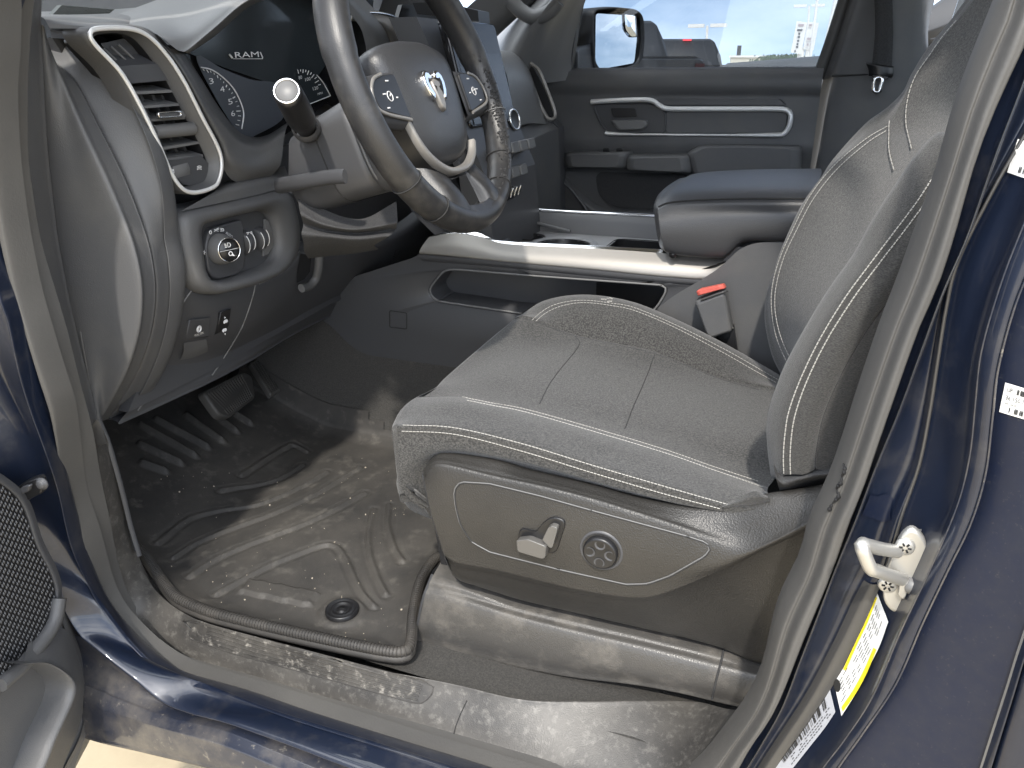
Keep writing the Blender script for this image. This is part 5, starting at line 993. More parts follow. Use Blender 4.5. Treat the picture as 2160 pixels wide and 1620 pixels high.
l_6 = [p+V((-.004, .035, -.022)) for p in l_5]; l_7 = [p+V((0, .042, -.16)) for p in l_5]
cush = MB(); cush.loft([l_sk0, l_sk, lp(l_sk, l_1c, .5, -.004), l_1c, l_1b, l_1a, l_r, l_r2, l_3, l_3b, l_m1, l_m2, l_m3, l_4, l_4b, l_5a, l_5, l_6, l_7], n=90, m=4)
co = cush.build('seat_cushion', fab, S); btc = bvh(cush)
# front face of the cushion rolls down
fc = [c[0] for c in (l_sk, l_1c, l_1a, l_r, l_r2, l_3, l_m1, l_m2, l_m3, l_4, l_5a, l_5, l_6)]
fc = cr(fc, 50)
q = MB(); q.loft([fc, [p+V((-.008, .002, -.006)) for p in fc], [p+V((-.008, .006, -.02)) for p in fc], [V((p.x+.015, p.y+.012, min(p.z-.02, -.54))) for p in fc], [V((p.x+.07, p.y+.03, -.60)) for p in fc]], n=50, m=5); q.build('cushion_front', fab_b, S)
q = MB(); q.loft([L([(838, 1000), (845, 1020), (862, 1045), (895, 1070)], Y=.83), L([(836, 1020), (850, 1050), (872, 1068), (905, 1085)], Y=.84), L([(840, 1040), (860, 1070), (885, 1085), (910, 1095)], Y=.86)], n=14, m=3); q.build('skirt_piping', fab_b, co)
# panel seams pressed into the cloth
def seam(pts, nm='seam', r=.0008, m_=fab_d, par=None, bt=None):
    q = MB(); p_ = [cast(bt or btc, u, v, .0) for u, v in [(a.x, a.y) for a in cr([V((x, y, 0)) for x, y in pts], 40)]]; p_ = [x for x in p_ if x]
    q.tube(p_, r, 6); return q.build(nm, m_, par or co)
seam([(1138, 852), (1158, 812), (1185, 775), (1210, 745), (1220, 730), (1222, 720), (1214, 710)])
seam([(1318, 905), (1335, 860), (1355, 815), (1370, 778), (1380, 748)])
seam([(1095, 672), (1120, 675), (1160, 690), (1210, 708), (1300, 727), (1380, 746), (1450, 772), (1520, 800), (1600, 822)], r=.0007)
seam([(880, 838), (940, 836), (985, 840), (1110, 867), (1250, 907), (1400, 952), (1500, 987), (1600, 1020)], r=.0006)
def stit(pts, n, bt, par, r=.0006, lift=.0005):
    q = MB(); p_ = [cast(bt, a.x, a.y, lift) for a in cr([V((x, y, 0)) for x, y in pts], n*2+1)]
    for i in range(n):
        a, b, c = p_[2*i:2*i+3]
        if a and b and c: q.tube([a, b, b.lerp(c, .55)], r, 5)
    q.build('stitching', thread, par)
stit([(975, 838), (1040, 851), (1110, 864), (1250, 903), (1400, 948), (1500, 983), (1600, 1016)], 95, btc, co)
stit([(985, 845), (1040, 856), (1110, 870), (1250, 910), (1400, 955), (1500, 990), (1610, 1028)], 95, btc, co)
stit([(850, 897), (960, 903), (1100, 936), (1250, 982), (1400, 1026), (1540, 1066)], 90, btc, co)
stit([(848, 909), (960, 916), (1100, 951), (1250, 997), (1400, 1041), (1520, 1073)], 90, btc, co)
stit([(1122, 676), (1140, 660), (1165, 645), (1200, 636), (1240, 634), (1290, 640), (1340, 650), (1430, 688), (1530, 738), (1600, 778), (1642, 802)], 80, btc, co)
stit([(1130, 678), (1148, 663), (1172, 650), (1205, 641), (1240, 639), (1290, 645), (1340, 656), (1425, 692), (1525, 744), (1595, 784), (1638, 808)], 80, btc, co)
q = MB()
for k in range(14): 
    c_ = cast(btc, 1285+random.gauss(0, 7), 636+random.gauss(0, 3), .001)
    if c_: q.box(c_, (.003*random.random(), .002*random.random(), .0006))
q.build('stain_fleck', thread, co)
# ---- backrest
M_ = 80
a_ = [(1640, 1003), (1628, 1010), (1618, 940), (1617, 900), (1622, 862), (1637, 815), (1657, 766), (1700, 687), (1747, 610), (1800, 535), (1840, 462), (1907, 360), (1940, 315), (1967, 286), (1987, 280), (2030, 284), (2080, 230), (2150, 120), (2230, -30)]
b_ = [(1652, 1003), (1651, 960), (1655, 910), (1663, 866), (1687, 800), (1727, 717), (1780, 630), (1833, 558), (1877, 500), (1930, 430), (1973, 366), (2010, 330), (2060, 300), (2110, 220), (2180, 110), (2250, -30)]
b2_ = [(1668, 1000), (1667, 960), (1671, 910), (1680, 866), (1703, 802), (1742, 722), (1795, 637), (1848, 565), (1893, 507), (1945, 438), (1985, 380), (2025, 340), (2080, 300), (2130, 220), (2200, 110), (2270, -30)]
c_ = [(1720, 988), (1722, 950), (1737, 877), (1773, 793), (1805, 735), (1840, 680), (1883, 623), (1930, 560), (1980, 490), (2030, 420), (2090, 340), (2140, 260), (2210, 150), (2300, -30)]
d_ = [(1790, 985), (1800, 950), (1815, 877), (1850, 793), (1882, 735), (1920, 680), (1970, 623), (2010, 560), (2060, 490), (2110, 420), (2170, 340), (2220, 260), (2290, 150), (2380, -30)]
A = cr(L(a_, Y=.855), M_); B = cr(L(b_, Y=.815), M_); B2 = cr(L(b2_, Y=.812), M_); C_ = cr(L(c_, Y=.815), M_); D_ = cr(L(d_, Y=.83), M_)
e_ = [(1662, 775), (1650, 745), (1636, 700), (1628, 650), (1630, 600), (1645, 545), (1673, 483), (1707, 417), (1757, 353), (1823, 297), (1873, 268), (1905, 215), (1935, 160), (1985, 90), (2030, 35), (2090, -40)]
f_ = [(1650, 790), (1640, 773), (1627, 743), (1615, 683), (1616, 633), (1627, 593), (1653, 520), (1693, 433), (1733, 377), (1760, 335), (1823, 263), (1867, 230), (1907, 193), (1923, 160), (1957, 103), (2007, 43), (2033, 7), (2075, -50)]
E_ = cr(L(e_, Y=1.245), M_); F_ = cr(L(f_, Y=1.305), M_)
# extend the inner edge downwards to the cushion so both edges have the same height range
def ext(c, z): 
    p = c[0]; return cr([V((p.x+.02, p.y, z))]+c, M_)
E_ = ext(E_, -.50); F_ = ext(F_, -.50)
V1 = [p.lerp(q, .16)+V((.045, 0, 0)) for p, q in zip(A, E_)]; V2 = [p.lerp(q, .45)+V((.055, 0, 0)) for p, q in zip(A, E_)]; V3 = [p.lerp(q, .8)+V((.030, 0, 0)) for p, q in zip(A, E_)]
G_ = [p+V((.03, .022, .0)) for p in F_]; H_ = [p+V((.12, .03, 0)) for p in F_]
back = MB(); back.loft([[p+V((.10, .01, 0)) for p in D_], D_, lp(D_, C_, .5, -.006), lp(D_, C_, .94, -.003), C_, lp(C_, B2, .08, -.004), lp(C_, B2, .5, -.008), B2, B, lp(B, A, .5, -.007), A, lp(A, V1, .3), V1, V2, V3, E_, lp(E_, F_, .6), F_, G_, H_], n=110, m=3)
bo_ = back.build('backrest', fab_b, S); btb = bvh(back)
ins = MB(); ins.loft([[p+V((-.0015, 0, .001)) for p in lp(A, V1, .25)], [p+V((-.0025, 0, 0)) for p in V1], [p+V((-.003, 0, 0)) for p in V2], [p+V((-.003, 0, 0)) for p in V3], [p+V((-.002, -.001, 0)) for p in E_]], n=110, m=3); ins.build('backrest_insert', fab, S); bti = bvh(ins)
stit([(x+2, y) for x, y in b_[:12]], 84, btb, bo_, .0007)
stit(b2_[:11], 80, btb, bo_, .0007)
stit([(1664, 765), (1650, 735), (1638, 700), (1631, 655), (1632, 605), (1648, 545), (1676, 483), (1710, 417), (1760, 353), (1825, 298), (1875, 268)], 84, bti, bo_, .0007, .0025)
stit([(1670, 755), (1656, 725), (1645, 692), (1638, 650), (1640, 605), (1656, 545), (1684, 485), (1718, 422), (1767, 360), (1830, 305), (1872, 278)], 80, bti, bo_, .0007, .0025)
stit([(1895, 205), (1884, 235), (1877, 275), (1878, 320), (1889, 362)], 18, bti, bo_, .0007, .0025)
stit([(2020, 45), (1990, 80), (1962, 120), (1935, 160), (1920, 200), (1914, 240), (1916, 280), (1926, 318)], 28, bti, bo_, .0007, .0025)
seam([(x, y) for x, y in c_[:9]], r=.0014, par=bo_, bt=btb)
q = MB(); q.loft([L([(1632, 978), (1645, 1000), (1670, 1000), (1720, 988), (1790, 985)], Y=.82), L([(1636, 1005), (1650, 1020), (1680, 1012), (1730, 1002), (1790, 998)], Y=.805), L([(1645, 1036), (1665, 1032), (1700, 1018), (1740, 1010), (1790, 1008)], Y=.825), L([(1645, 1050), (1680, 1040), (1720, 1026), (1760, 1020), (1800, 1020)], Y=.86)], n=30, m=4); q.build('backrest_hem', fab_d, bo_)
q = MB(); q.loft([L([(1520, 1066), (1560, 1050), (1590, 1036), (1618, 1046)], Y=.806), L([(1525, 1070), (1565, 1060), (1595, 1050), (1622, 1052)], Y=.797), L([(1530, 1074), (1570, 1070), (1600, 1066), (1625, 1060)], Y=.806)], n=16, m=4); q.build('cushion_fold', fab_b, co)
# ---- side shield of the seat
t_top = [(899, 985), (915, 963), (945, 955), (1047, 970), (1113, 990), (1247, 1021), (1347, 1048), (1433, 1061), (1500, 1063), (1560, 1057), (1620, 1043), (1700, 1030), (1790, 1010)]
t_rdg = [(893, 1003), (905, 985), (935, 975), (1047, 1000), (1150, 1022), (1247, 1046), (1347, 1076), (1433, 1102), (1500, 1122), (1560, 1130), (1620, 1112), (1700, 1076), (1790, 1030)]
t_f0 = [(896, 1020), (912, 1002), (940, 995), (1047, 1018), (1150, 1040), (1247, 1064), (1347, 1094), (1433, 1120), (1500, 1141), (1560, 1152), (1620, 1136), (1705, 1092), (1790, 1045)]
t_mid = [(910, 1085), (930, 1090), (970, 1095), (1047, 1108), (1150, 1125), (1247, 1148), (1347, 1172), (1433, 1190), (1500, 1190), (1560, 1174), (1620, 1148), (1708, 1103), (1790, 1055)]
t_cr = [(938, 1172), (955, 1185), (980, 1192), (1040, 1203), (1100, 1217), (1217, 1245), (1333, 1262), (1400, 1253), (1500, 1213), (1560, 1185), (1620, 1155), (1710, 1115), (1790, 1068)]
t_lo = [(952, 1205), (966, 1218), (985, 1225), (1045, 1236), (1100, 1248), (1217, 1272), (1333, 1288), (1400, 1285), (1500, 1260), (1560, 1245), (1620, 1230), (1710, 1200), (1790, 1160)]
t_bot = [(957, 1212), (975, 1224), (1000, 1233), (1050, 1250), (1100, 1266), (1233, 1297), (1367, 1328), (1450, 1346), (1527, 1366), (1587, 1390), (1640, 1400), (1700, 1410), (1790, 1420)]
T_ = [cr(L(p, Y=y), 80) for p, y in ((t_top, .812), (t_rdg, .788), (t_f0, .780), (t_mid, .775), (t_cr, .781), (t_lo, .800), (t_bot, .825))]
shd = MB(); shd.loft([[p+V((0, .02, -.01)) for p in T_[0]], T_[0], lp(T_[0], T_[1], .45, -.004), T_[1], T_[2], T_[3], lp(T_[3], T_[4], .85, -.001), T_[4], lp(T_[4], T_[5], .35, .002), T_[5], T_[6], [p+V((0, .03, 0)) for p in T_[6]]], n=110, m=5)
sho = shd.build('seat_shield', mat('grained seat plastic', (.026, .025, .0235), .40, grain=.4, gscale=520, voro=True, wear=((.040, .0375, .034), 7, .4, .8)), S); btsd = bvh(shd)
fe = [c[0] for c in T_[1:]]; q = MB(); q.loft([fe, [p+V((-.004, .006, 0)) for p in fe], [p+V((.002, .03, 0)) for p in fe]], n=30, m=3); q.build('shield_front_edge', plas_s, sho)
gv = rpoly([V((x, y, 0)) for x, y in [(957, 1033), (970, 1016), (1033, 1020), (1140, 1046), (1247, 1076), (1447, 1130), (1490, 1144), (1499, 1156), (1487, 1172), (1413, 1214), (1365, 1231), (1320, 1232), (1180, 1201), (1033, 1164), (993, 1142), (970, 1105), (960, 1067)]], 8, 3)
gp_ = [cast(btsd, p.x, p.y, .0003) for p in cr(gv, 110, True)]; q = MB(); q.tube([p for p in gp_ if p], .0008, 6, closed=True); q.build('panel_groove', plas_g, sho)
gp_ = [cast(btsd, p.x+1.5, p.y+2.0, .0002) for p in cr(gv, 110, True)]; q = MB(); q.tube([p for p in gp_ if p], .0010, 6, closed=True); q.build('panel_groove', thread_d, sho)
def onS(pts, lift=0): return [cast(btsd, u, v, lift) for u, v in pts]
ny = V((0, -1, 0))
q = MB(); q.pill(rpoly(onS([(1094, 1133), (1096, 1118), (1104, 1113), (1132, 1120), (1146, 1102), (1160, 1091), (1176, 1089), (1192, 1096), (1193, 1108), (1176, 1160), (1166, 1166), (1150, 1160), (1096, 1146)], .0), .004), ny*.003, .5); swo = q.build('switch_well', black, sho)
q = MB(); q.pill(rpoly(onS([(1097, 1130), (1122, 1127), (1160, 1142), (1158, 1166), (1152, 1169), (1099, 1153)], .002), .003), ny*.013+V((0, 0, .002)), .12); q.build('slide_switch', mat('satin grey switch', (.10, .096, .09), .3), sho)
q = MB(); q.pill(rpoly(onS([(1149, 1130), (1162, 1104), (1170, 1100), (1182, 1104), (1180, 1114), (1171, 1146), (1165, 1147)], .002), .003), ny*.009, .12); q.build('recline_switch', MATS['satin grey switch'], sho)
dc = cast(btsd, 1268, 1162, 0)
if dc is None: dc = P(1268, 1162, Y=.775)
q = MB(); q.lathe([(.0285, -.003), (.0265, .0012), (.0245, .001), (.0225, -.001)], dc, ny, 40); dlo = q.build('dial_surround', plas_s, sho)
q = MB(); q.lathe([(.0215, -.004), (.0215, .006), (.0200, .0078), (.0185, .0080), (.013, .0065), (0, .0062)], dc, ny, 40); dl = q.build('lumbar_dial', black, sho)
for k in range(4):
    a = k*math.pi/2; o_ = dc+V((math.cos(a)*.0125, 0, math.sin(a)*.0125))+ny*.0064; q = MB()
    q.grid([[o_+V((math.cos(t)*r, 0, math.sin(t)*r))+ny*h for t in [i*math.pi/10 for i in range(20)]] for r, h in ((.0068, .001), (.0055, .0012), (.004, -.0006), (.0001, -.001))], cu=True); q.build('dial_dimple', plas_s, dl)
# ---- lower cover under the seat
c0 = [(914, 1213), (960, 1222), (1017, 1240), (1100, 1270), (1233, 1301), (1367, 1332), (1527, 1372), (1600, 1395), (1680, 1405)]
c1_ = [(895, 1262), (950, 1272), (1020, 1290), (1100, 1312), (1233, 1345), (1367, 1375), (1520, 1412), (1600, 1430), (1680, 1440)]
c2_ = [(884, 1312), (950, 1330), (1020, 1348), (1100, 1370), (1233, 1398), (1367, 1420), (1510, 1450), (1600, 1470), (1680, 1480)]
c3_ = [(877, 1352), (950, 1373), (1020, 1390), (1100, 1409), (1200, 1428), (1333, 1444), (1433, 1462), (1500, 1478), (1600, 1500), (1680, 1510)]
CV = [cr(L(p, Y=y), 70) for p, y in ((c0, .838), (c1_, .812), (c2_, .806), (c3_, .812))]
cv = MB(); cv.loft([[p+V((0, .10, .02)) for p in CV[0]], CV[0], lp(CV[0], CV[1], .5, -.002), CV[1], CV[2], lp(CV[2], CV[3], .7, .0), CV[3], [p+V((0, .02, -.004)) for p in CV[3]]], n=90, m=4); cvo = cv.build('lower_cover', plas_l, S)
fe = [c[0] for c in CV]; q = MB(); q.loft([fe, [p+V((-.006, .008, 0)) for p in fe], [p+V((.0, .05, 0)) for p in fe], [p+V((.02, .16, 0)) for p in fe]], n=24, m=3); q.build('cover_front', plas_s, cvo)
btv = bvh(cv); seam([(1527, 1366), (1522, 1392), (1512, 1430), (1502, 1474)], r=.0016, par=cvo, bt=btv)
q = MB(); q.prism([V((-.46, .86, -.62)), V((.25, .86, -.62)), V((.25, .86, -.79)), V((-.44, .86, -.79))], V((0, .46, 0))); q.build('seat_base', void, S)
# ---- belt buckle between seat and console
BK = thing('belt_buckle', 'grey seat belt buckle with a red release button beside the console', 'belt buckle', tuple(P(1530, 690, Y=1.375)))
dn_ = V((0, .028, 0))
q = MB(); q.pill(rpoly(L([(1470, 628), (1532, 603), (1548, 690), (1535, 694), (1500, 706), (1492, 690)], Y=1.375), .006), V((0, -.03, 0)), .22); q.build('buckle_body', plas, BK)
q = MB(); q.pill(rpoly(L([(1472, 612), (1480, 607), (1528, 597), (1533, 606), (1475, 622)], Y=1.368), .002), V((0, -.026, .004)), .3); q.build('release_button', red, BK)
q = MB(); q.tube(L([(1478, 634), (1536, 614)], Y=1.344), .0012, 6); q.build('buckle_seam', thread_d, BK)
q = MB(); q.prism(L([(1508, 696), (1548, 686), (1556, 740), (1520, 745)], Y=1.372), V((0, .006, 0))); q.build('buckle_strap', black, BK)
q = MB(); q.tube(L([(1512, 700), (1546, 690)], Y=1.366), .003, 6); q.build('strap_rivet', metal, BK)
# ------------------------------------------------------------------ floor mat, pedals
FM = thing('floor_mat', 'muddy black rubber floor mat with moulded ribs in the driver footwell', 'floor mat', (-.85, 1.05, -.79))
out_px = [(293, 1175), (312, 1196), (330, 1222), (348, 1250), (380, 1285), (440, 1312), (520, 1334), (620, 1358), (740, 1384), (820, 1399), (852, 1400), (866, 1390), (870, 1362), (872, 1325), (880, 1280), (892, 1240), (915, 1205), (940, 1185), (950, 1150)]
near = [PS(u, v) for u, v in out_px]
def mz(x, y):
    z = fz(x, y)+.004
    return z
mm = MB(); rows = []
nx, ny_ = 110, 90
# outline of the mat on the floor: near edge traced, far edges inside the footwell
poly = [(p.x, p.y) for p in near]+[(-.42, 1.02), (-.43, 1.33), (-.9, 1.37), (-1.2, 1.37), (-1.42, 1.36), (-1.5, 1.30), (-1.5, .83), (-1.30, .80), (-1.10, .80)]
def inpoly(x, y):
    c = False; n = len(poly); j = n-1
    for i in range(n):
        xi, yi = poly[i]; xj, yj = poly[j]
        if (yi > y) != (yj > y) and x < (xj-xi)*(y-yi)/(yj-yi)+xi: c = not c
        j = i
    return c
def pdist(x, y):
    best = 9; n = len(poly)
    for i in range(n):
        ax, ay = poly[i]; bx, by = poly[(i+1) % n]; dx, dy = bx-ax, by-ay
        t = max(0, min(1, ((x-ax)*dx+(y-ay)*dy)/max(1e-9, dx*dx+dy*dy))); best = min(best, math.hypot(x-ax-dx*t, y-ay-dy*t))
    return best
grooves = [
 [(333, 1153), (362, 1128), (400, 1100), (460, 1083), (533, 1073), (580, 1057), (640, 1030), (690, 1000)],
 [(367, 1183), (400, 1160), (433, 1143), (500, 1117), (567, 1093), (620, 1070), (667, 1047), (717, 1017), (760, 990)],
 [(400, 1223), (432, 1200), (467, 1180), (530, 1153), (600, 1127), (660, 1103), (720, 1073), (770, 1045)],
 [(457, 1260), (510, 1230), (567, 1200), (620, 1178), (667, 1160), (697, 1154), (718, 1165), (735, 1195), (750, 1230), (768, 1262), (790, 1285)],
 [(510, 1007), (567, 970), (600, 950), (617, 943), (632, 948), (648, 958)],
 [(467, 1040), (500, 1034), (533, 1030), (570, 1022), (600, 1010), (640, 985)],
 [(788, 1080), (778, 1130), (782, 1180), (800, 1230), (815, 1260)], [(822, 1070), (818, 1110), (832, 1160), (850, 1190)]]
ribs = [[(304, 985), (352, 1002)], [(300, 945), (383, 984)], [(302, 905), (413, 968)], [(335, 893), (440, 950)], [(398, 885), (470, 936)], [(455, 882), (500, 916)], [(500, 880), (530, 900)]]
G3 = [[PS(u, v) for u, v in [(a.x, a.y) for a in cr([V((x, y, 0)) for x, y in g_], 24)]] for g_ in grooves]
R3 = [[PS(u, v) for u, v in [(a.x, a.y) for a in cr([V((x, y, 0)) for x, y in g_], 10)]] for g_ in ribs]
hp = [PS(u, v) for u, v in [(503, 1257), (530, 1231), (677, 1259), (653, 1287)]]
import numpy as np
ga = [np.array([(p.x, p.y) for p in g_]) for g_ in G3]; ra_ = [np.array([(p.x, p.y) for p in g_]) for g_ in R3]
def sd(arr, x, y):
    a = arr[:-1]; b = arr[1:]; d = b-a; l2 = (d*d).sum(1)+1e-12; t = np.clip(((np.array([x, y])-a)*d).sum(1)/l2, 0, 1); q = a+d*t[:, None]; return float(np.sqrt(((q-np.array([x, y]))**2).sum(1)).min())
def inq(x, y):
    s = 0
    for i in range(4):
        a, b = hp[i], hp[(i+1) % 4]; c = (b.x-a.x)*(y-a.y)-(b.y-a.y)*(x-a.x); s += 1 if c > 0 else -1
    return abs(s) == 4
gc = PS(723, 1300)
nx, ny_ = 260, 190
X0, X1, Y0, Y1 = -1.52, -.36, .74, 1.40; gridv = {}; 
verts = []; faces = []; 
def hgt(x, y):
    z = fz(x, y)+.006
    for a in ga:
        d = sd(a, x, y)
        if d < .02: z += .0045*math.exp(-(d/.0042)**2)-.0035*math.exp(-((d-.0075)/.003)**2)
    for a in ra_:
        d = sd(a, x, y)
        if d < .02: z += .012*math.exp(-(d/.006)**4)
    if inq(x, y): z += .006
    d = math.hypot(x-gc.x, y-gc.y)
    if d < .05: z += .005*math.exp(-((d-.030)/.006)**2)
    e = pdist(x, y)
    if e < .05 and x > -1.15: z += .020*(1-e/.05)**2
    if y > 1.31: z += 0
    return z
for i in range(nx+1):
    for j in range(ny_+1):
        x = X0+(X1-X0)*i/nx; y = Y0+(Y1-Y0)*j/ny_
        if inpoly(x, y): gridv[i, j] = len(verts); verts.append(V((x, y, hgt(x, y))))
for i in range(nx):
    for j in range(ny_):
        k = [(i, j), (i+1, j), (i+1, j+1), (i, j+1)]
        if all(q in gridv for q in k): faces.append(tuple(gridv[q] for q in k))
mm.add(verts, faces); mm.build('mat_body', mat_r, FM)
rim_p = cr([p+V((0, 0, .022)) for p in near], 100)
q = MB(); q.tube(rim_p, .0078, 10, flat=.85); q.tube(cr([p+V((0, .0, .010)) for p in near], 100), .0075, 8); rmo_ = q.build('mat_rim', mat_e, FM)
q = MB()
fine = cr([p+V((0, 0, .022)) for p in near], 360)
for i in range(2, 356, 2):
    t = (fine[i+1]-fine[i-1]).normalized(); n1 = t.cross(V((0, 0, 1))).normalized(); n2 = n1.cross(t)
    q.tube([fine[i]+(n1*math.cos(a)+n2*math.sin(a))*.0081 for a in [-.6+k*.55 for k in range(8)]], .0007, 4, caps=False)
q.build('rim_ribbing', mat_e, rmo_)
# grommet
gz = gc+V((0, 0, .012))
q = MB(); q.lathe([(.026, -.006), (.0255, .003), (.0235, .0045), (.021, .002), (.018, .0015), (.016, .003), (.0145, .0028), (.013, .0005), (.007, .0008), (.0065, .002), (0, .002)], gz, V((0, 0, 1)), 44); gro = q.build('fixing_grommet', black, FM)
q = MB(); q.box(gz+V((0, 0, .0024)), (.0045, .0008, .0004)); q.build('grommet_slot', void, gro)
# grit and crumbs
q = MB()
for i in range(110):
    u, v = random.uniform(330, 860), random.uniform(960, 1370); p_ = PS(u, v)
    if inpoly(p_.x, p_.y) and pdist(p_.x, p_.y) > .02:
        r_ = random.choice([.0003, .0004, .0005, .0006, .0011]); q.box(p_+V((0, 0, hgt(p_.x, p_.y)-fz(p_.x, p_.y)+r_*.5)), (r_, r_*random.uniform(.6, 1.3), r_*.8), Euler((0, 0, random.random()*3)).to_matrix())
tag(q.build('grit', mat('pale grit', (.45, .40, .32), .9)), 'pale grit and crumbs scattered over the rubber mat', 'grit', kind='stuff')
# pedals
def pedal(nm, lab, cat, cn, px, nrib, vert):
    th = thing(nm, lab, cat, tuple(cn))
    return th
PB = thing('brake_pedal', 'wide ribbed rubber brake pedal under the dashboard', 'pedal', tuple(P(475, 840, X=-1.12)))
pc_ = [P(414, 834, X=-1.10), P(500, 790, X=-1.13), P(520, 800, X=-1.13), P(526, 846, X=-1.11), P(470, 889, X=-1.07), P(450, 884, X=-1.07)]
nrm_ = (pc_[1]-pc_[0]).cross(pc_[4]-pc_[0]).normalized()
if nrm_.dot(ray(470, 840)) > 0: nrm_ = -nrm_
q = MB(); q.pill(rpoly(pc_, .012), nrm_*.018, .3); pbo = q.build('pedal_pad', rubd, PB)
for k in range(15):
    t = (k+.8)/16.2; a = P(414+(500-414)*t+6, 834+(790-834)*t+6, X=-1.10); 
    a = pc_[0].lerp(pc_[1], t)+nrm_*.0185; b = pc_[4].lerp(pc_[3], t)+nrm_*.0185
    q = MB(); q.tube([a.lerp(b, .10), a.lerp(b, .9)], .0018, 6); q.build('pedal_rib', mat_e, pbo)
q = MB(); q.tube([P(478, 830, X=-1.13), P(500, 760, X=-1.22), P(520, 690, X=-1.28)], .012, 8); q.build('pedal_arm', black, PB)
PA = thing('accelerator_pedal', 'narrow ribbed accelerator pedal right of the brake pedal', 'pedal', tuple(P(560, 810, X=-1.16)))
pa_ = [P(522, 772, X=-1.20), P(552, 755, X=-1.20), P(590, 828, X=-1.13), P(566, 842, X=-1.13)]
nrm_ = (pa_[1]-pa_[0]).cross(pa_[3]-pa_[0]).normalized()
if nrm_.dot(ray(560, 800)) > 0: nrm_ = -nrm_
q = MB(); q.pill(rpoly(pa_, .006), nrm_*.014, .3); pao = q.build('pedal_pad', mat('worn grey pedal rubber', (.085, .082, .077), .5), PA)
for k in range(6):
    t = (k+.8)/6.6; a = pa_[0].lerp(pa_[1], t)+nrm_*.0145; b = pa_[3].lerp(pa_[2], t)+nrm_*.0145
    q = MB(); q.tube([a.lerp(b, .06), a.lerp(b, .95)], .0018, 6); q.build('pedal_rib', mat_e, pao)
# ------------------------------------------------------------------ driver's door, swung open
DH = V((-.93, .52, 0)); DA = math.radians(75)
dx = V((math.cos(DA), -math.sin(DA), 0)); dn2 = V((math.sin(DA), math.cos(DA), 0))     # along the door, inward normal
DD = thing('driver_door', 'open driver door with black speaker grille and grey map pocket', 'door', (DH.x, DH.y, -.9))
def DP(u, v, off=0): return PN(u, v, DH+dn2*off, dn2)
def DW(s, z, off=0): return DH+dx*s+dn2*off+V((0, 0, z))
q = MB(); 
edge = [(-40, 985), (0, 1000), (30, 1030), (62, 1090), (90, 1190), (125, 1250), (150, 1300), (180, 1380), (197, 1440), (203, 1490), (190, 1550), (165, 1600), (135, 1660)]
e0_ = cr([DP(u, v, .0) for u, v in edge], 50); e1_ = cr([DP(u-6, v+2, .030) for u, v in edge], 50); e2_ = cr([DP(u-22, v+6, .040) for u, v in edge], 50)
inner = [p+dx*.25+dn2*0 for p in e2_]; inner2 = [p+dx*.9 for p in e2_]
q.loft([[p-dn2*.05 for p in e0_], e0_, e1_, e2_], n=60, m=4); q.build('door_edge_trim', plas, DD)
q = MB(); q.prism([DW(0.02, -.02, -.05), DW(1.0, -.02, -.05), DW(1.0, -.75, -.05), DW(.3, -.80, -.05), DW(.02, -.70, -.05)], -dn2*.06); q.build('door_skin', paint, DD)
gm2 = mat('black speaker mesh', (.020, .020, .022), .45, grain=1, gscale=190, voro=True)
gp2 = [(-60, 990), (0, 1020), (45, 1065), (75, 1150), (105, 1210), (116, 1258), (100, 1320), (40, 1400), (0, 1440), (-80, 1500)]
gw = cr([DP(u, v, .048) for u, v in gp2], 40); 
q = MB(); q.prism(gw, -dn2*.01); gro2 = q.build('speaker_grille', black, DD)
q = MB()
def inpx(u, v, poly):
    c = False; j = len(poly)-1
    for i in range(len(poly)):
        if (poly[i][1] > v) != (poly[j][1] > v) and u < (poly[j][0]-poly[i][0])*(v-poly[i][1])/(poly[j][1]-poly[i][1])+poly[i][0]: c = not c
        j = i
    return c
for r_ in range(60):
    for c_i in range(24):
        u = -40+c_i*8.6+(r_ % 2)*4.3+r_*1.4-40; v = 1000+r_*8.2+c_i*3.0
        if inpx(u, v, [(a, b) for a, b in gp2]) and u > -20: 
            o_ = DP(u, v, .049); q.add([o_+dx*-.0016, o_+V((0, 0, .0034)), o_+dx*.0016, o_+V((0, 0, -.0034)), o_+dn2*.0016], [(0, 1, 4), (1, 2, 4), (2, 3, 4), (3, 0, 4)], False)
tag(q.build('grille_bumps', plas_s, gro2), kind='stuff')
q = MB(); q.loft([gw[:], [p+dn2*.004 for p in gw], [p.lerp(p+dx*-.012, 1)+dn2*.002 for p in gw]], n=50, m=2); q.build('grille_rim', plas_s, DD)
# flared map pocket with its dark opening
pkx = [(40, 1400), (93, 1398), (133, 1420), (151, 1444), (149, 1473), (131, 1516), (111, 1560), (95, 1602), (70, 1660)]
p0 = cr([DP(u, v, .075) for u, v in pkx], 50); p1 = cr([DP(u+10, v-2, .068) for u, v in pkx], 50); p2_ = cr([DP(u+34, v-4, .040) for u, v in [(30, 1340), (100, 1330), (128, 1380), (140, 1420), (148, 1470), (134, 1530), (116, 1580), (100, 1620), (80, 1680)]], 50)
q = MB(); q.loft([[p-dn2*.05 for p in p0], p0, p1, lp(p1, p2_, .5, 0), p2_], n=60, m=4); q.build('map_pocket', plas, DD)
q = MB(); q.prism([p-dn2*.040 for p in p0]+[DP(-200, 1700, .035), DP(-200, 1400, .035)], -dn2*.004); q.build('pocket_floor', fab_d, DD)
q = MB(); q.prism([DP(40, 1395, .036), DP(116, 1262, .036), DP(203, 1490, .036), DP(135, 1680, .036), DP(-200, 1700, .036), DP(-200, 1000, .036), DP(0, 1000, .036), DP(80, 1140, .036)], -dn2*.01); q.build('door_panel', plas, DD)
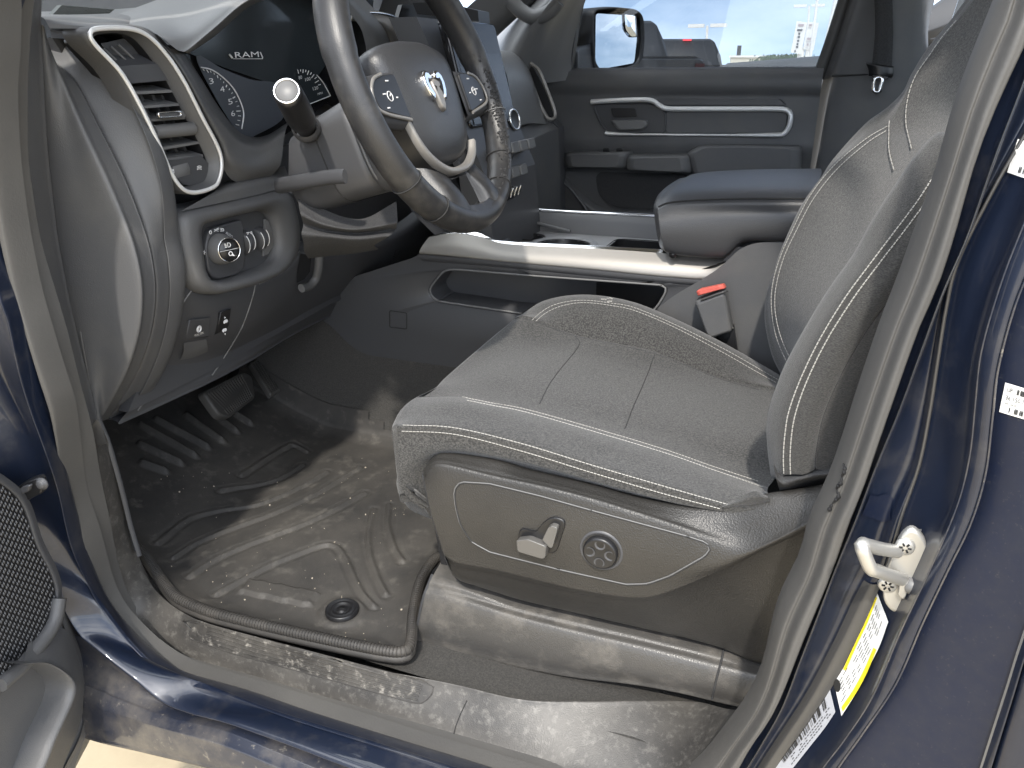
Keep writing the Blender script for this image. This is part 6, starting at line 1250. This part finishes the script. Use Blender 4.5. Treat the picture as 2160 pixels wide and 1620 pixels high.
q = MB(); q.tube(cr([DP(x, y, .052) for x, y in [(124, 1262), (110, 1320), (50, 1400), (0, 1445)]], 20), .010, 8); q.build('panel_ridge', plas, DD)
# upper door: belt, glass and window frame (outside the picture, they shade the cab)
q = MB(); q.prism([DW(.02, -.03, -.02), DW(.98, -.03, -.02), DW(.98, -.75, -.02), DW(.05, -.75, -.02)], dn2*.03) if False else None
q = MB(); q.tube([DW(.05, -.03, -.06), DW(.30, .22, -.02), DW(.62, .46, .02), DW(.98, .46, .02), DW(.98, -.03, -.06)], .022, 8); q.build('window_frame', paint, DD)
q = MB(); q.prism([DW(.08, -.03, -.06), DW(.96, -.03, -.06), DW(.96, .45, .02), DW(.62, .45, .02), DW(.30, .20, -.02)], dn2*.004); q.build('door_glass', gl_side, DD)
# door check arm
CA = thing('door_check_arm', 'black door check arm with hex bolt on the hinge pillar', 'hinge', tuple(P(70, 1030, Y=.56)))
q = MB(); q.pill(rpoly([P(u, v, Y=.585) for u, v in [(40, 1038), (48, 1018), (70, 1006), (93, 998), (100, 1012), (101, 1032), (86, 1038), (62, 1052), (42, 1056)]], .006), V((.004, -.012, 0)), .35); cao = q.build('check_strap', black, CA)
q = MB(); q.lathe([(0, .006), (.0045, .006), (.0055, .005), (.006, .003), (.008, .002), (.008, 0)], P(90, 1020, Y=.573), V((.2, -1, .1)), 18); q.build('hinge_bolt', plas_s, cao)
q = MB(); q.pill(rpoly([P(u, v, Y=.572) for u, v in [(44, 1034), (54, 1022), (70, 1020), (66, 1034), (50, 1040)]], .004), V((0, -.005, 0)), .4); q.build('strap_pad', plas_s, cao)
# ------------------------------------------------------------------ parked trucks, sign, poles, trees beyond the far window
def carbox(mb, secs):    # secs: list of (x, half width low, half width top, z low, z top)
    rings = []
    for x, w0, w1, z0, z1 in secs:
        rings.append([V((x, -w0, z0)), V((x, -w0*1.03, (z0+z1)*.5)), V((x, -w1, z1-.03)), V((x, -w1*.92, z1)), V((x, w1*.92, z1)), V((x, w1, z1-.03)), V((x, w0*1.03, (z0+z1)*.5)), V((x, w0, z0))])
    mb.grid(rings, cu=True)
    for r in (rings[0], rings[-1]):
        o = len(mb.v); mb.v += r; mb.f.append(tuple(range(o, o+8))); mb.sm.append(False)
def pickup(name, label, loc, rz, m_, group, lit=False):
    # nose towards -x
    th = thing(name, label, 'pickup truck', loc, group); th.rotation_euler = (0, 0, 0)
    R = Matrix.Rotation(rz, 3, 'Z'); lo = V(loc)
    def fin(mb, nm, mt, par=None):
        mb.v = [R @ q+lo for q in mb.v]; return mb.build(nm, mt, par or th)
    q = MB(); carbox(q, [(-2.9, .85, .80, .45, 1.02), (-2.7, .96, .92, .40, 1.16), (-1.5, 1.0, .97, .38, 1.24), (-1.35, 1.0, .97, .38, 1.25), (1.0, 1.0, .97, .38, 1.27), (1.1, 1.0, .97, .38, 1.27), (2.85, 1.0, .97, .42, 1.28), (2.92, .98, .95, .5, 1.26)]); bd = fin(q, 'body', m_)
    q = MB(); carbox(q, [(-1.55, .95, .93, 1.20, 1.26), (-.75, .90, .76, 1.2, 1.90), (-.5, .90, .75, 1.2, 1.95), (.6, .90, .75, 1.2, 1.96), (.86, .90, .74, 1.2, 1.90), (1.02, .93, .82, 1.2, 1.30)]); cb = fin(q, 'cab', m_)
    q = MB(); q.prism([V((.900, -.66, 1.40)), V((.900, .66, 1.40)), V((.845, .60, 1.80)), V((.845, -.60, 1.80))], V((.03, 0, .004))); fin(q, 'rear_window', gwin, th)
    for s in (1, -1):
        q = MB(); q.prism([V((-1.15, s*.905, 1.32)), V((-.16, s*.90, 1.34)), V((-.16, s*.815, 1.82)), V((-.66, s*.82, 1.80))], V((0, s*.03, 0))); fin(q, 'side_window', gwin, th)
        q = MB(); q.prism([V((-.08, s*.90, 1.34)), V((.70, s*.90, 1.34)), V((.62, s*.815, 1.80)), V((-.08, s*.815, 1.82))], V((0, s*.03, 0))); fin(q, 'side_window', gwin, th)
        q = MB(); q.prism([V((2.86, s*.80, .80)), V((2.86, s*.99, .80)), V((2.86, s*.97, 1.20)), V((2.86, s*.82, 1.20))], V((.085, 0, 0))); fin(q, 'tail_light', tail, th)
        q = MB(); q.pill([V((x, s*1.0, z)) for x, z in ((-1.35, 1.22), (-1.2, 1.22), (-1.2, 1.44), (-1.35, 1.44))], V((0, s*.22, 0)), .3); fin(q, 'door_mirror', black, th)
        for x in (-1.85, 1.75):
            q = MB(); q.lathe([(0, -.14), (.36, -.14), (.40, -.10), (.40, .10), (.36, .14), (0, .14)], V((x, s*.90, .40)), V((0, 1, 0)), 24); w = fin(q, 'wheel', tyre, th)
            q = MB(); q.lathe([(0, .15), (.24, .15), (.25, .13)], V((x, s*.90, .40)), V((0, s, 0)), 20); fin(q, 'rim', metal, w)
    q = MB(); q.prism([V((.80, -.11, 1.905)), V((.80, .11, 1.905)), V((.80, .11, 1.945)), V((.80, -.11, 1.945))], V((.08, 0, 0))); fin(q, 'brake_light', led if lit else tail, th)
    q = MB(); carbox(q, [(1.04, .90, .90, 1.24, 1.30), (2.86, .90, .90, 1.24, 1.31)]); fin(q, 'bed_cover', black, th)
    q = MB(); q.pill([V((2.90, y, z)) for y, z in ((-.15, 1.0), (.15, 1.0), (.15, 1.08), (-.15, 1.08))], V((.04, 0, 0)), .3); fin(q, 'tailgate_handle', chrome, th)
    return th
GZ = -1.38
GP = 'pickup trucks parked beyond the far window'
def heading(deg): return math.radians(deg)
pickup('parked_truck', 'dark pickup right behind the door mirror, largest of the parked trucks', (-4.25, 16.0, gelev(16)), heading(-62), truckp, GP)
pickup('parked_truck', 'dark pickup with red brake light lit at the top of its cab', (-4.1, 23.0, gelev(23)-.1), heading(-64), truckp, GP, True)
pickup('parked_truck', 'low dark pickup parked farthest right, only its hood above the door in sight', (1.85, 8.2, gelev(9)), heading(-3), truckp, GP)
for i, (x, y, hdg, m_) in enumerate(((24, 13, 80, whitep), (27, 16, 80, truckp), (30, 19.5, 80, whitep), (33, 23, 80, truckp))):
    pickup('parked_truck', ['white pickup seen only in the door mirror, nearest of that row', 'dark pickup second in the row seen only in the door mirror', 'white pickup third in the row seen only in the door mirror', 'dark pickup last in the row seen only in the door mirror'][i], (x, y, gelev(y)), heading(hdg), m_, 'trucks reflected in the door mirror')
# sign with two boards on posts
def far(u, v, Y): return P(u, v, Y=Y)
YS = 60.0
SG = thing('pylon_sign', 'white roadside pylon sign with two boards and vertical lettering', 'sign', (far(1690, 150, YS).x, YS, GZ))
q = MB(); q.prism(L([(1681, 44), (1703, 48), (1690, 115), (1668, 110)], Y=YS), V((0, .4, 0))); sb1 = q.build('tall_board', white, SG)
q = MB(); q.prism(L([(1704, 46), (1727, 48), (1716, 106), (1694, 104)], Y=YS+.1), V((0, .4, 0))); sb2 = q.build('wide_board', white, SG)
for (u0, u1) in ((1689, 1683), (1693, 1689), (1705, 1701)):
    q = MB(); a = far(u0, 100, YS+.3); b = far(u1, 140, YS+.3); q.tube([V((a.x, a.y, a.z)), V((b.x, b.y, GZ))], .16, 8); q.build('post', white, SG)
ink2 = mat('faded sign lettering', (.10, .10, .11), .7); ink3 = mat('pale sign lettering', (.45, .38, .40), .7)
q = MB()
for k, (u, v, w) in enumerate(((1687.5, 63.5, 11), (1686.5, 71, 4), (1685.2, 78, 5), (1684, 86, 4), (1682.6, 93, 3.5), (1681.8, 99, 4.5), (1677.5, 108, 3))): q.prism(L([(u-w/2, v-2.2), (u+w/2, v-2), (u+w/2-.8, v+2.2), (u-w/2-.8, v+2)], Y=YS-.03), V((0, -.02, 0)))
q.build('board_lettering', ink2, sb1)
q = MB()
for (u, v, w) in ((1690, 53, 12), (1710, 53, 6), (1719, 54, 4), (1709, 82, 13), (1704, 94, 4), (1711, 94, 4)): q.prism(L([(u-w/2, v-2.6), (u+w/2, v-2.4), (u+w/2-.8, v+2.4), (u-w/2-.8, v+2.2)], Y=YS-.03), V((0, -.02, 0)))
q.build('board_lettering', ink3, sb2)
# light poles
def pole(u0, u1, Y, r, lab, head_=True, vt=0):
    a = far(u1, 148, Y); t = far(u0, vt, Y); th = thing('light_pole', lab, 'light pole', (a.x, Y, GZ), 'light poles of the lot')
    top = t+(t-a)*(.0 if head_ else .8)
    q = MB(); q.tube([V((a.x-(t.x-a.x)*.0, Y, GZ)), a, top], [r*1.15, r, r*.75], 10); q.build('pole_shaft', white, th)
    for s in (1, -1):
        q = MB(); q.box(top+V((s*r*7, 0, 0)), (r*5, r*2, r*1.0)); q.build('lamp_head', white, th)
    return th
pole(1763, 1731, 32, .085, 'thick white light pole nearest the window edge', False)
pole(1724, 1706, 45, .075, 'white light pole passing behind the sign boards', False)
pole(1492, 1488, 55, .10, 'short white light pole above the dark truck roofs', True, 54)
pole(1707, 1700, 75, .10, 'slim light pole with two lamps just above the sign', True, 12)
# low cream building and a mast
BD = thing('low_building', 'long low cream building on the horizon behind the trucks', 'building', (far(1620, 130, 110).x, 110, GZ))
q = MB(); q.prism(L([(1540, 119), (1690, 119), (1690, 160), (1540, 160)], Y=110), V((0, 12, 0))); q.build('wall', bldg, BD)
q = MB(); q.prism(L([(1538, 117), (1692, 117), (1692, 121), (1538, 121)], Y=109.8), V((0, 12.4, 0))); q.build('roof_edge', white, BD)
MS = thing('radio_mast', 'thin dark mast rising behind the cream building', 'mast', (far(1560, 120, 140).x, 140, GZ)); q = MB(); a = far(1560, 96, 140); q.tube([V((a.x, 140, GZ)), a], .35, 6); q.build('mast_shaft', tyre, MS)
def tree(u, v0, v1, Y, w, lab):
    b = far(u, 150, Y); t = far(u, v0, Y); th = thing('tree', lab, 'tree', (b.x, Y, GZ), 'trees behind the sign'); h = t.z-GZ
    q = MB(); q.tube([V((b.x, Y, GZ)), V((b.x+.1, Y, GZ+h*.5)), V((b.x+.05, Y, GZ+h*.8))], [.22, .16, .06], 8)
    for k in range(5):
        a = k*1.3; q.tube([V((b.x+.05, Y, GZ+h*.45)), V((b.x+math.cos(a)*w*.6, Y+math.sin(a)*w*.6, GZ+h*.8))], [.09, .03], 6)
    q.build('trunk', barkm, th)
    q = MB()
    cl = [(random.gauss(0, .45)*w, random.gauss(0, .45)*w, h*random.uniform(.5, .93)) for _ in range(26)]
    for i in range(1500):
        c_ = random.choice(cl); p_ = V((b.x+c_[0]+random.gauss(0, .22*w), Y+c_[1]+random.gauss(0, .22*w), GZ+min(h*1.02, c_[2]+random.gauss(0, .10*h)))); s = random.uniform(.10, .24)*w*.4
        R = Euler((random.random()*6, random.random()*6, random.random()*6)).to_matrix(); q.add([p_+R @ V((-s, 0, 0)), p_+R @ V((0, s*.5, 0)), p_+R @ V((s, 0, 0)), p_+R @ V((0, -s*.5, 0))], [(0, 1, 2, 3)], False)
    q.build('crown', leafm, th)
tree(1655, 118, 150, 80, 2.6, 'round green tree left of the sign posts')
tree(1640, 122, 150, 84, 2.4, 'lower green tree at the end of the cream building')
tree(1716, 122, 150, 85, 2.4, 'green tree right of the sign posts beside the thick pole')
# paint edge of the pavement: the lit strip under the sill stays plain concrete
